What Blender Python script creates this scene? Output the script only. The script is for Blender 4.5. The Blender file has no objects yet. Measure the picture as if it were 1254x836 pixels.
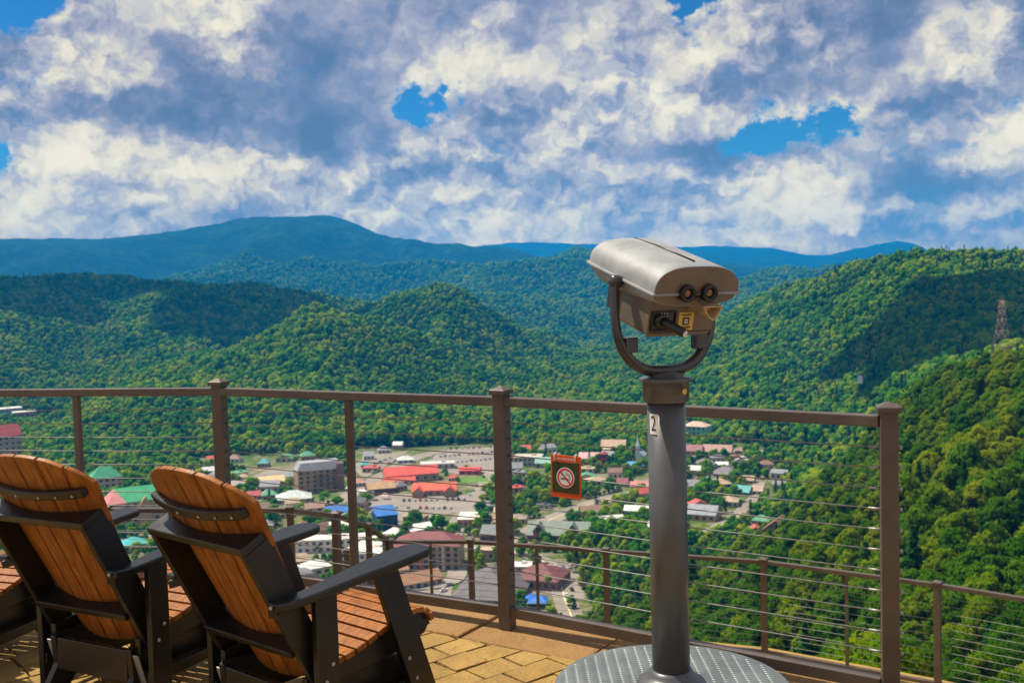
import bpy, bmesh, math, random
import numpy as np
from mathutils import Vector, Matrix, Euler

random.seed(7)
RNG = np.random.default_rng(11)
SC = bpy.context.scene
COL = SC.collection

# ------------------------------------------------------------------ camera
FPX = 1250.0                     # focal length in photograph pixels (1254 wide)
PITCH, ROLL = math.radians(3.2), math.radians(1.6)
EYE = np.array([0.0, 0.0, 1.6])
_fw = np.array([0, math.cos(PITCH), -math.sin(PITCH)])
_u0 = np.array([0, math.sin(PITCH), math.cos(PITCH)])
_r0 = np.array([1.0, 0, 0])
RIGHT = math.cos(ROLL) * _r0 - math.sin(ROLL) * _u0
UP = math.sin(ROLL) * _r0 + math.cos(ROLL) * _u0

cam = bpy.data.cameras.new('camera')
cam_ob = bpy.data.objects.new('camera', cam)
COL.objects.link(cam_ob)
M = Matrix((RIGHT, UP, -_fw)).transposed().to_4x4()
M.translation = Vector(EYE)
cam_ob.matrix_world = M
cam.sensor_width = 36
cam.lens = 36 * FPX / 1254
cam.clip_start = 0.05
cam.clip_end = 30000
cam.dof.use_dof = True
cam.dof.focus_distance = 3.75
cam.dof.aperture_fstop = 6.3
SC.camera = cam_ob

SUN_DIR = Vector((-0.90, 0.43, 0)).normalized()     # horizontal direction towards the sun
SUN_EL = math.radians(61)

sun = bpy.data.lights.new('sun', 'SUN')
sun.energy = 5.0
sun.angle = math.radians(0.53)
sun.color = (1.0, 0.93, 0.80)
sun_ob = bpy.data.objects.new('sun', sun)
COL.objects.link(sun_ob)
to_sun = Vector((SUN_DIR.x * math.cos(SUN_EL), SUN_DIR.y * math.cos(SUN_EL), math.sin(SUN_EL)))
sun_ob.rotation_euler = to_sun.to_track_quat('Z', 'Y').to_euler()

SC.view_settings.view_transform = 'Standard'
SC.view_settings.look = 'None'
SC.view_settings.exposure = 0.5
SC.view_settings.gamma = 1.0
SC.view_settings.use_curve_mapping = False
SC.render.engine = 'CYCLES'
SC.cycles.use_denoising = True
SC.cycles.max_bounces = 5
SC.cycles.diffuse_bounces = 2
SC.cycles.glossy_bounces = 3
SC.cycles.transparent_max_bounces = 6
SC.cycles.volume_bounces = 0
SC.cycles.sample_clamp_indirect = 4.0


# ------------------------------------------------------------------ node helper
class S:
    """a float/vector/colour socket with arithmetic"""
    def __init__(self, nt, sock): self.nt, self.s = nt, sock
    def _m(self, op, *o, clamp=False):
        n = self.nt.nodes.new('ShaderNodeMath'); n.operation = op; n.use_clamp = clamp
        for i, x in enumerate((self,) + o):
            if isinstance(x, S): self.nt.links.new(x.s, n.inputs[i])
            else: n.inputs[i].default_value = x
        return S(self.nt, n.outputs[0])
    def __add__(self, o): return self._m('ADD', o)
    __radd__ = __add__
    def __sub__(self, o): return self._m('SUBTRACT', o)
    def __rsub__(self, o): return (self * -1.0) + o
    def __mul__(self, o): return self._m('MULTIPLY', o)
    __rmul__ = __mul__
    def __truediv__(self, o): return self._m('DIVIDE', o)
    def __rtruediv__(self, o): return self._m('POWER', -1.0) * o
    def madd(self, a, b): return self._m('MULTIPLY_ADD', a, b)
    def exp(self): return self._m('EXPONENT')
    def clamp(self): return self._m('ADD', 0.0, clamp=True)
    def sstep(self, a, b):
        n = self.nt.nodes.new('ShaderNodeMapRange'); n.interpolation_type = 'SMOOTHSTEP'
        self.nt.links.new(self.s, n.inputs['Value'])
        n.inputs['From Min'].default_value = a; n.inputs['From Max'].default_value = b
        return S(self.nt, n.outputs['Result'])


class G:
    """builds a node tree"""
    def __init__(self, nt):
        self.nt = nt; nt.nodes.clear()
    def node(self, t, **kw):
        n = self.nt.nodes.new(t)
        for k, v in kw.items(): setattr(n, k, v)
        return n
    def link(self, a, b): self.nt.links.new(a.s if isinstance(a, S) else a, b)
    def setin(self, n, **kw):
        for k, v in kw.items():
            k = k.replace('_', ' ')
            if isinstance(v, S): self.nt.links.new(v.s, n.inputs[k])
            else: n.inputs[k].default_value = v
    def vec(self, x, y, z=0.0):
        n = self.node('ShaderNodeCombineXYZ')
        for i, v in enumerate((x, y, z)):
            if isinstance(v, S): self.nt.links.new(v.s, n.inputs[i])
            else: n.inputs[i].default_value = v
        return S(self.nt, n.outputs[0])
    def sep(self, v):
        n = self.node('ShaderNodeSeparateXYZ'); self.link(v, n.inputs[0])
        return [S(self.nt, o) for o in n.outputs]
    def noise(self, vec, scale, detail=4, rough=0.55, dist=0.0, lac=2.0):
        n = self.node('ShaderNodeTexNoise', noise_dimensions='3D')
        self.link(vec, n.inputs['Vector'])
        n.inputs['Scale'].default_value = scale; n.inputs['Detail'].default_value = detail
        n.inputs['Roughness'].default_value = rough; n.inputs['Distortion'].default_value = dist
        n.inputs['Lacunarity'].default_value = lac
        return S(self.nt, n.outputs['Fac']), S(self.nt, n.outputs['Color'])
    def voro(self, vec, scale, detail=0, rough=0.5, smooth=0.3):
        n = self.node('ShaderNodeTexVoronoi', feature='SMOOTH_F1', normalize=True)
        self.link(vec, n.inputs['Vector'])
        n.inputs['Scale'].default_value = scale; n.inputs['Detail'].default_value = detail
        n.inputs['Roughness'].default_value = rough; n.inputs['Smoothness'].default_value = smooth
        return S(self.nt, n.outputs['Distance'])
    def mix(self, f, a, b, mode='MIX'):
        n = self.node('ShaderNodeMix', data_type='RGBA', blend_type=mode)
        for k, v in ((0, f), (6, a), (7, b)):
            if isinstance(v, S): self.nt.links.new(v.s, n.inputs[k])
            elif isinstance(v, (tuple, list)): n.inputs[k].default_value = (*v[:3], 1)
            else: n.inputs[k].default_value = v
        return S(self.nt, n.outputs[2])
    def ramp(self, f, stops):
        n = self.node('ShaderNodeValToRGB')
        cr = n.color_ramp
        while len(cr.elements) < len(stops): cr.elements.new(0.5)
        for e, (p, c) in zip(cr.elements, stops): e.position = p; e.color = (*c, 1)
        self.link(f, n.inputs[0])
        return S(self.nt, n.outputs[0])


# ------------------------------------------------------------------ sky with clouds
def HZ(px): return 348.0 + 0.028 * (627 - px)

def make_world():
    w = bpy.data.worlds.new('World'); SC.world = w; w.use_nodes = True
    g = G(w.node_tree)
    out = g.node('ShaderNodeOutputWorld')
    bg = g.node('ShaderNodeBackground'); bg.inputs['Strength'].default_value = 0.068
    g.link(bg.outputs[0], out.inputs['Surface'])
    sky = g.node('ShaderNodeTexSky', sky_type='NISHITA', sun_disc=False)
    sky.sun_elevation = SUN_EL
    sky.sun_rotation = math.atan2(SUN_DIR.x, SUN_DIR.y)
    sky.altitude = 500; sky.air_density = 1.0; sky.dust_density = 0.6; sky.ozone_density = 2.0
    skyc = g.mix(1.0, S(g.nt, sky.outputs[0]), (0.13, 0.48, 0.92), 'MULTIPLY'); skyc.s.node.clamp_result = False
    tc = g.node('ShaderNodeTexCoord')
    x, y, z = g.sep(S(g.nt, tc.outputs['Generated']))
    az = x._m('ARCTAN2', y)
    el = z._m('ARCSINE')
    # bearing and height above the horizon, 1250 units per radian
    base = g.vec(az * 12.5 + 6.27, el * 15.0)
    def noise2(vec, scale, detail, rough=0.55, kind='FBM', color=False):
        n = g.node('ShaderNodeTexNoise', noise_dimensions='2D', noise_type=kind)
        g.link(vec, n.inputs['Vector'])
        n.inputs['Scale'].default_value = scale; n.inputs['Detail'].default_value = detail; n.inputs['Roughness'].default_value = rough
        if kind != 'FBM': n.inputs['Offset'].default_value = 1.0; n.inputs['Gain'].default_value = 1.0
        return S(g.nt, n.outputs['Color' if color else 'Fac'])
    def vmath(op, a, b=None, c=None):
        n = g.node('ShaderNodeVectorMath', operation=op)
        for i, v in enumerate((a, b, c)):
            if v is None: continue
            if isinstance(v, S): g.nt.links.new(v.s, n.inputs[i])
            else: n.inputs[i].default_value = v
        return S(g.nt, n.outputs['Value' if op == 'DOT_PRODUCT' else 'Vector'])
    wc = noise2(base, 0.9, 5, 0.62, color=True)
    warp = vmath('MULTIPLY_ADD', wc, (1.5, 1.3, 0.0), (-0.75, -0.65, 0.0))
    Vw = vmath('ADD', base, warp)                      # warped place on the sky
    wc2 = noise2(base, 3.0, 4, 0.6, color=True)
    warp2 = vmath('MULTIPLY_ADD', wc2, (0.44, 0.40, 0.0), (-0.22, -0.20, 0.0))
    Vw = vmath('ADD', Vw, warp2)

    def blobs(lst, kk=1.0):
        acc = None
        for (px, py, sx, sy, wt) in lst:
            cx, cy = px * 0.01, (HZ(px) - py) * 0.012
            ix, iy = 1.0 / (sx * 0.01 * kk), 1.0 / (sy * 0.012 * kk)
            e = vmath('MULTIPLY_ADD', Vw, (ix, iy, 0.0), (-cx * ix, -cy * iy, 0.0))
            d = vmath('DOT_PRODUCT', e, e)
            n = g.node('ShaderNodeMath', operation='POWER'); n.inputs[0].default_value = math.exp(-1); g.link(d, n.inputs[1])
            b = S(g.nt, n.outputs[0])
            acc = b * wt if acc is None else b.madd(wt, acc)
        return acc
    HOLES = [(45, 46, 75, 22, 1.5), (545, 128, 40, 32, 1.3), (865, 18, 36, 26, 1.3), (955, 170, 62, 34, 1.6), (1245, 150, 30, 24, 1.2),
             (22, 205, 24, 16, 1.0), (130, 16, 26, 18, 0.9), (1005, 150, 24, 22, 0.5)]
    TONE = [(20, 75, 120, 60, -0.14), (640, 10, 260, 50, -0.12), (1250, 30, 160, 80, -0.12),  # light and dark masses of the cloud deck
        (410, 115, 100, 62, -0.66), (250, 95, 70, 42, -0.40), (150, 152, 85, 15, -0.42), (430, 172, 95, 20, -0.30), (590, 2, 150, 40, -0.36), (680, 70, 60, 30, -0.16),
        (850, 188, 105, 20, -0.52), (1075, 95, 62, 52, -0.42), (1125, 225, 105, 22, -0.62), (1235, 80, 46, 66, -0.46), (1100, 25, 100, 26, -0.26),
        (205, 248, 60, 8, -0.36), (60, 235, 50, 12, -0.18), (10, 8, 90, 18, -0.55), (735, 250, 60, 10, -0.34), (870, 244, 55, 9, -0.34), (1190, 287, 110, 8, -0.36),
        (600, 212, 80, 10, -0.34), (950, 112, 70, 24, -0.22), (340, 190, 100, 7, -0.18), (1020, 285, 60, 7, -0.2), (990, 205, 50, 16, -.12),
        (110, 100, 75, 42, 0.36), (308, 70, 24, 50, 0.55), (600, 48, 45, 26, 0.22), (640, 255, 340, 30, 0.20), (150, 222, 190, 34, 0.24),
        (790, 135, 110, 22, 0.28), (900, 62, 70, 30, 0.24), (1020, 268, 130, 10, 0.30), (1215, 205, 56, 28, 0.32), (1165, 95, 38, 48, 0.42),
        (980, 52, 40, 40, 0.22), (500, 205, 110, 16, 0.22), (565, 172, 46, 26, 0.34), (930, 225, 80, 14, 0.34), (1050, 155, 46, 28, 0.28), (700, 175, 70, 28, .18), (30, 150, 50, 30, .12)]
    hole = blobs(HOLES, 0.84); tone = blobs(TONE)
    P0 = vmath('ADD', base, warp2)
    def height(p):
        n1 = noise2(p, 0.85, 8, 0.57)
        b1 = (noise2(p, 2.6, 2.0, 0.5) * 2.0 - 1.0)._m('ABSOLUTE')
        b2 = (noise2(p, 6.5, 2.0, 0.5) * 2.0 - 1.0)._m('ABSOLUTE')
        return n1 * 1.0 + b1 * 0.26 + b2 * 0.075
    h0 = height(P0)
    h1 = height(vmath('ADD', P0, (-0.08, 0.20, 0.0)))          # a step towards the sun
    relief = h0 - h1
    alpha = ((h0 - 0.52) * 1.3 + 0.55 - hole).sstep(-0.04, 0.46)
    sm = (tone * 1.1 + 0.42)
    k = sm.sstep(-0.1, 0.8) * 1.5 + 0.55                       # lit masses show their lumps, grey bases are smooth
    big = noise2(P0, 0.52, 4, 0.5)
    big1 = noise2(vmath('ADD', P0, (-0.3, 0.45, 0.0)), 0.52, 4, 0.5)
    sh = relief * k + sm + (h0 - 0.55) * 0.22 + (big - big1) * 1.5 + (big - 0.5) * 0.55
    sh = sh + alpha.sstep(1.0, 0.3) * 0.12
    cl = g.ramp(sh.sstep(-0.36, 1.16), [(0.0, (0.10, 0.145, 0.28)), (0.20, (0.19, 0.225, 0.385)), (0.42, (0.345, 0.345, 0.475)), (0.62, (0.51, 0.50, 0.56)), (0.80, (0.70, 0.665, 0.60)), (1.0, (0.88, 0.83, 0.71))])
    cl10 = g.mix(1.0, cl, (10, 10, 10), 'MULTIPLY'); cl10.s.node.clamp_result = False
    col = g.mix(alpha, skyc, cl10)
    # the low sky stands behind many kilometres of valley air: give it back what that air takes
    od = (0.088 / (z._m('MAXIMUM', 0.0) + 0.03))._m('MINIMUM', 1.45) * z.sstep(-0.005, 0.03)
    comp = g.vec(od.exp(), (od * 0.82).exp(), (od * 0.30).exp())
    col = g.mix(1.0, col, comp, 'MULTIPLY'); col.s.node.clamp_result = False
    g.link(col, bg.inputs['Color'])
    w.cycles.sampling_method = 'MANUAL'
    w.cycles.sample_map_resolution = 256
make_world()


# ------------------------------------------------------------------ projection helpers (photo pixel -> place)
def ray(px, py): return _fw + RIGHT * (px - 627) / FPX + UP * (418 - py) / FPX
def atz(px, py, z):
    v = ray(px, py); return EYE + v * ((z - 1.6) / v[2])
def aty(px, py, y):
    v = ray(px, py); return EYE + v * (y / v[1])
def project(p):
    d = np.asarray(p, float) - EYE
    k = d @ _fw
    return 627 + FPX * (d @ RIGHT) / k, 418 - FPX * (d @ UP) / k, k


# ------------------------------------------------------------------ mesh helpers
class MB:
    def __init__(self): self.v, self.f, self.m, self.sm = [], [], [], []
    def add(self, vs, fs, mat=0, smooth=False, tf=None):
        o = len(self.v)
        for p in vs:
            p = Vector(p)
            self.v.append(tuple(tf @ p if tf is not None else p))
        for f in fs:
            self.f.append(tuple(i + o for i in f)); self.m.append(mat); self.sm.append(smooth)
        return self
    def box(self, c, s, tf=None, mat=0):
        cx, cy, cz = c; a, b, h = s[0] / 2, s[1] / 2, s[2] / 2
        vs = [(cx + i * a, cy + j * b, cz + k * h) for k in (-1, 1) for j in (-1, 1) for i in (-1, 1)]
        fs = [(0, 2, 3, 1), (4, 5, 7, 6), (0, 1, 5, 4), (2, 6, 7, 3), (0, 4, 6, 2), (1, 3, 7, 5)]
        return self.add(vs, fs, mat, False, tf)
    def bar(self, p0, p1, w, h, mat=0, up=(0, 0, 1)):
        p0, p1 = Vector(p0), Vector(p1); d = p1 - p0; L = d.length; d.normalize()
        up = Vector(up); sd = d.cross(up)
        if sd.length < 1e-6: sd = Vector((1, 0, 0))
        sd.normalize(); up = sd.cross(d)
        tf = Matrix((sd, d, up)).transposed().to_4x4(); tf.translation = (p0 + p1) / 2
        return self.box((0, 0, 0), (w, L, h), tf, mat)
    def prism(self, poly, t0, t1, frame, mat=0):
        """poly: 2d points (a,b); frame(a,b,t) -> 3d"""
        n = len(poly)
        ar = sum(poly[i][0] * poly[(i + 1) % n][1] - poly[(i + 1) % n][0] * poly[i][1] for i in range(n))
        vs = [frame(a, b, t0) for a, b in poly] + [frame(a, b, t1) for a, b in poly]
        fs = [tuple(range(n)), tuple(range(2 * n - 1, n - 1, -1))]
        fs += [(i, n + i, n + (i + 1) % n, (i + 1) % n) for i in range(n)]
        return self.add(vs, fs, mat)
    def tube(self, path, r, seg=8, mat=0, caps=True, squash=1.0):
        pts = [Vector(p) for p in path]; rings = []
        rs = r if isinstance(r, (list, tuple)) else [r] * len(pts)
        prev = None
        for i, p in enumerate(pts):
            d = (pts[min(i + 1, len(pts) - 1)] - pts[max(i - 1, 0)]).normalized()
            if prev is None:
                a = Vector((0, 0, 1)) if abs(d.z) < 0.9 else Vector((1, 0, 0))
                n = d.cross(a).normalized()
            else:
                n = (prev - d * prev.dot(d)).normalized()
            prev = n; b = d.cross(n)
            rings.append([p + n * (math.cos(t) * rs[i]) + b * (math.sin(t) * rs[i] * squash) for t in [2 * math.pi * k / seg for k in range(seg)]])
        vs = [q for ring in rings for q in ring]; fs = []
        for i in range(len(pts) - 1):
            for k in range(seg):
                k2 = (k + 1) % seg
                fs.append((i * seg + k, i * seg + k2, (i + 1) * seg + k2, (i + 1) * seg + k))
        self.add(vs, fs, mat, True)
        if caps:
            o = len(self.v) - len(vs)
            self.f.append(tuple(range(o + seg - 1, o - 1, -1))); self.m.append(mat); self.sm.append(False)
            e = o + (len(pts) - 1) * seg
            self.f.append(tuple(range(e, e + seg))); self.m.append(mat); self.sm.append(False)
        return self
    def lathe(self, prof, seg=32, tf=None, mat=0, smooth=True):
        vs, fs = [], []
        for r, z in prof:
            for k in range(seg):
                t = 2 * math.pi * k / seg; vs.append((r * math.cos(t), r * math.sin(t), z))
        for i in range(len(prof) - 1):
            for k in range(seg):
                k2 = (k + 1) % seg
                fs.append((i * seg + k, i * seg + k2, (i + 1) * seg + k2, (i + 1) * seg + k))
        self.add(vs, fs, mat, smooth, tf)
        o = len(self.v) - len(vs)
        if prof[0][0] > 1e-4: self.f.append(tuple(range(o + seg - 1, o - 1, -1))); self.m.append(mat); self.sm.append(False)
        if prof[-1][0] > 1e-4:
            e = o + (len(prof) - 1) * seg
            self.f.append(tuple(range(e, e + seg))); self.m.append(mat); self.sm.append(False)
        return self
    def mesh(self, name, mats):
        me = bpy.data.meshes.new(name)
        me.from_pydata(self.v, [], self.f)
        for m in (mats if isinstance(mats, (list, tuple)) else [mats]): me.materials.append(m)
        me.polygons.foreach_set('material_index', self.m)
        me.polygons.foreach_set('use_smooth', self.sm)
        me.update()
        return me
    def build(self, name, mats, parent=None, bevel=0.0, seg=2, fix=True):
        me = self.mesh(name, mats)
        if fix:
            bm = bmesh.new(); bm.from_mesh(me); bmesh.ops.recalc_face_normals(bm, faces=bm.faces); bm.to_mesh(me); bm.free()
        o = bpy.data.objects.new(name, me); COL.objects.link(o)
        if parent is not None: o.parent = parent
        if bevel > 0:
            b = o.modifiers.new('bevel', 'BEVEL'); b.width = bevel; b.segments = seg; b.limit_method = 'ANGLE'; b.angle_limit = math.radians(35)
            b.harden_normals = False
        return o


def tag(o, label=None, cat=None, group=None, kind=None):
    if label: o['label'] = label
    if cat: o['category'] = cat
    if group: o['group'] = group
    if kind: o['kind'] = kind
    return o
def empty(name, loc, rz=0.0):
    o = bpy.data.objects.new(name, None); COL.objects.link(o); o.location = loc; o.rotation_euler = (0, 0, rz); o.empty_display_size = 0.2
    return o
def copy_tree(o, parent=None):
    c = o.copy(); COL.objects.link(c)
    if parent is not None: c.parent = parent
    for ch in CHILD.get(o.name, list(o.children)): copy_tree(ch, c)
    return c
CHILD = {}
def text_mesh(txt, size):
    """2d glyph triangles of a word, centred; returns verts, faces"""
    cu = bpy.data.curves.new('lettering', 'FONT'); cu.body = txt; cu.size = size; cu.align_x = 'CENTER'; cu.align_y = 'CENTER'
    ob = bpy.data.objects.new('lettering', cu)
    me = bpy.data.meshes.new_from_object(ob)
    vs = [tuple(v.co) for v in me.vertices]; fs = [tuple(p.vertices) for p in me.polygons]
    bpy.data.objects.remove(ob); bpy.data.curves.remove(cu); bpy.data.meshes.remove(me)
    return vs, fs


# ------------------------------------------------------------------ materials
def pmat(name, col, rough=0.5, metal=0.0, var=0.15, scale=8.0, bump=0.0, bscale=60.0, spec=0.5, tint=None, coat=0.0):
    m = bpy.data.materials.new(name); m.use_nodes = True
    g = G(m.node_tree)
    out = g.node('ShaderNodeOutputMaterial'); b = g.node('ShaderNodeBsdfPrincipled'); g.link(b.outputs[0], out.inputs[0])
    tc = g.node('ShaderNodeTexCoord'); P = S(g.nt, tc.outputs['Object'])
    n, _ = g.noise(P, scale, 5, 0.6)
    lo = tuple(c * (1 - var) for c in col); hi = tuple(min(1, c * (1 + var)) for c in col)
    if tint: hi = tint
    c = g.mix(n.sstep(0.3, 0.7), lo, hi)
    g.link(c, b.inputs['Base Color'])
    rn, _ = g.noise(P, scale * 2.3, 4, 0.6)
    g.link((rn - 0.5) * 0.25 + rough, b.inputs['Roughness'])
    b.inputs['Metallic'].default_value = metal
    b.inputs['Specular IOR Level'].default_value = spec
    b.inputs['Coat Weight'].default_value = coat
    if bump > 0:
        bn, _ = g.noise(P, bscale, 4, 0.6)
        bp = g.node('ShaderNodeBump'); bp.inputs['Strength'].default_value = bump; bp.inputs['Distance'].default_value = 0.004
        g.link(bn, bp.inputs['Height']); g.link(bp.outputs[0], b.inputs['Normal'])
    return m

MAT = {}
MAT['brown_metal'] = pmat('brown_metal', (0.098, 0.074, 0.060), 0.42, 0.15, 0.18, 6, 0.15, 140)
MAT['cable'] = pmat('cable_steel', (0.24, 0.23, 0.22), 0.6, 0.2, 0.2, 30)
MAT['steel'] = pmat('bare_steel', (0.36, 0.35, 0.33), 0.55, 0.5, 0.2, 40)
MAT['viewer'] = pmat('viewer_paint', (0.262, 0.268, 0.268), 0.6, 0.08, 0.16, 9, 0.06, 220)
MAT['viewer_shaded'] = pmat('viewer_shaded_metal', (0.175, 0.130, 0.085), 0.38, 0.4, 0.12, 6, 0.05, 200)  # shade and warm floor reflection on the viewer's front, put into the brown
MAT['pole'] = pmat('pole_paint', (0.088, 0.091, 0.094), 0.36, 0.25, 0.10, 4, 0.06, 180)
MAT['yoke'] = pmat('yoke_cast_metal', (0.065, 0.063, 0.062), 0.27, 0.45, 0.15, 8, 0.1, 120)
MAT['black'] = pmat('black_plastic', (0.010, 0.010, 0.011), 0.35, 0, 0.2, 10)
MAT['lens'] = pmat('amber_lens', (0.30, 0.13, 0.03), 0.12, 0.0, 0.3, 30, coat=0.5)
MAT['label_yellow'] = pmat('yellow_label', (0.62, 0.42, 0.06), 0.5, 0, 0.05, 20)
MAT['white'] = pmat('white_label', (0.72, 0.70, 0.64), 0.5, 0, 0.05, 20)
MAT['chute'] = pmat('chute_lit_metal', (0.62, 0.45, 0.24), 0.35, 0.4, 0.15, 20)  # cream reflection of the lit chute interior painted as base colour
MAT['plate'] = pmat('tread_plate_metal', (0.155, 0.17, 0.17), 0.45, 0.35, 0.18, 7, 0.1, 80)
MAT['chair_black'] = pmat('black_poly_lumber', (0.007, 0.0068, 0.0068), 0.33, 0, 0.35, 9, 0.25, 160)
MAT['sign_red'] = pmat('sign_orange_red', (0.66, 0.085, 0.012), 0.5, 0, 0.06, 20)
MAT['sign_green'] = pmat('sign_dark_green', (0.035, 0.045, 0.014), 0.5, 0, 0.1, 20)
MAT['sign_white'] = pmat('sign_white', (0.66, 0.74, 0.68), 0.5, 0, 0.04, 20)
MAT['sign_ring'] = pmat('sign_ring_red', (0.62, 0.02, 0.03), 0.5, 0, 0.05, 20)
MAT['sign_ink'] = pmat('sign_ink', (0.02, 0.03, 0.03), 0.5, 0, 0.05, 20)


def wood_mat():
    m = bpy.data.materials.new('orange_poly_lumber'); m.use_nodes = True
    g = G(m.node_tree)
    out = g.node('ShaderNodeOutputMaterial'); b = g.node('ShaderNodeBsdfPrincipled'); g.link(b.outputs[0], out.inputs[0])
    tc = g.node('ShaderNodeTexCoord'); P = S(g.nt, tc.outputs['Object'])
    x, y, z = g.sep(P)
    st = g.vec(x * 1.0, y * 0.25, z * 0.14)
    n1, _ = g.noise(st, 60, 5, 0.65)
    n2, _ = g.noise(P, 5, 4, 0.6)
    c = g.mix(n1.sstep(0.3, 0.75), (0.165, 0.050, 0.006), (0.40, 0.140, 0.018))
    c = g.mix(n2.sstep(0.35, 0.75) * 0.45, c, (0.24, 0.075, 0.014))
    g.link(c, b.inputs['Base Color'])
    g.link((n1 - 0.5) * 0.25 + 0.5, b.inputs['Roughness']); b.inputs['Specular IOR Level'].default_value = 0.3
    bp = g.node('ShaderNodeBump'); bp.inputs['Strength'].default_value = 0.35; bp.inputs['Distance'].default_value = 0.002
    g.link(n1, bp.inputs['Height']); g.link(bp.outputs[0], b.inputs['Normal'])
    return m
MAT['wood'] = wood_mat()


def stone_mat(name, a, b_, c_):
    m = bpy.data.materials.new(name); m.use_nodes = True
    g = G(m.node_tree)
    out = g.node('ShaderNodeOutputMaterial'); b = g.node('ShaderNodeBsdfPrincipled'); g.link(b.outputs[0], out.inputs[0])
    tc = g.node('ShaderNodeTexCoord'); P = S(g.nt, tc.outputs['Object'])
    geo = g.node('ShaderNodeNewGeometry')
    rnd = S(g.nt, geo.outputs['Random Per Island'])
    n1, _ = g.noise(P, 7, 6, 0.65)
    n2, _ = g.noise(P, 45, 5, 0.7)
    n3, _ = g.noise(P, 160, 3, 0.6)
    col = g.mix(rnd, a, b_)
    col = g.mix(n1.sstep(0.35, 0.7) * 0.6, col, c_)
    col = g.mix(n2.sstep(0.5, 0.75) * 0.6, col, tuple(x * 0.45 for x in a))
    col = g.mix(n3.sstep(0.55, 0.8) * 0.3, col, tuple(min(0.6, x * 1.5) for x in b_))
    g.link(col, b.inputs['Base Color'])
    b.inputs['Roughness'].default_value = 0.85
    bp = g.node('ShaderNodeBump'); bp.inputs['Strength'].default_value = 1.0; bp.inputs['Distance'].default_value = 0.014
    g.link(n2 + n3 * 0.5 + n1, bp.inputs['Height']); g.link(bp.outputs[0], b.inputs['Normal'])
    return m
MAT['paver'] = stone_mat('paver_stone', (0.37, 0.22, 0.050), (0.46, 0.285, 0.075), (0.25, 0.145, 0.04))
MAT['kerb_stone'] = stone_mat('border_stone', (0.33, 0.175, 0.05), (0.37, 0.205, 0.065), (0.27, 0.14, 0.045))
MAT['joint'] = pmat('joint_sand', (0.075, 0.045, 0.02), 0.9, 0, 0.3, 30, 0.4, 90)


def leaf_mat(name, dk, lt, yl, trans=0.3):
    m = bpy.data.materials.new(name); m.use_nodes = True
    g = G(m.node_tree)
    out = g.node('ShaderNodeOutputMaterial')
    oi = g.node('ShaderNodeObjectInfo'); geo = g.node('ShaderNodeNewGeometry')
    tc = g.node('ShaderNodeTexCoord')
    rnd = S(g.nt, oi.outputs['Random']); isl = S(g.nt, geo.outputs['Random Per Island'])
    n, _ = g.noise(S(g.nt, tc.outputs['Object']), 0.45, 3, 0.6)
    st, _ = g.noise(S(g.nt, geo.outputs['Position']), 0.011, 4, 0.6)        # stands of one kind
    f = (rnd * 0.62 + isl * 0.32 + (n - 0.5) * 0.5 + (st - 0.5) * 1.2 + 0.12).clamp()
    c = g.ramp(f, [(0.0, dk), (0.55, lt), (1.0, yl)])
    d = g.node('ShaderNodeBsdfDiffuse'); g.link(c, d.inputs['Color'])
    t = g.node('ShaderNodeBsdfTranslucent')
    ct = g.mix(1.0, c, (1.5, 1.25, 0.45), 'MULTIPLY'); g.link(ct, t.inputs['Color'])
    mx = g.node('ShaderNodeMixShader'); mx.inputs[0].default_value = trans
    g.link(d.outputs[0], mx.inputs[1]); g.link(t.outputs[0], mx.inputs[2])
    g.link(mx.outputs[0], out.inputs[0])
    return m
MAT['leaf'] = leaf_mat('broadleaf_foliage', (0.008, 0.085, 0.006), (0.095, 0.285, 0.004), (0.35, 0.42, 0.005), 0.48)
MAT['leaf_near'] = leaf_mat('near_foliage_shaded', (0.014, 0.070, 0.005), (0.070, 0.170, 0.004), (0.205, 0.255, 0.006), 0.44)  # same foliage, the near slope's shade put into darker leaf colours
MAT['needle'] = leaf_mat('conifer_foliage', (0.012, 0.060, 0.012), (0.024, 0.085, 0.014), (0.048, 0.115, 0.014), 0.12)
MAT['bark'] = pmat('bark', (0.075, 0.055, 0.04), 0.9, 0, 0.35, 3, 0.6, 12)

# ------------------------------------------------------------------ terrain (one sheet)
VALLEY = -160.0
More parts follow.
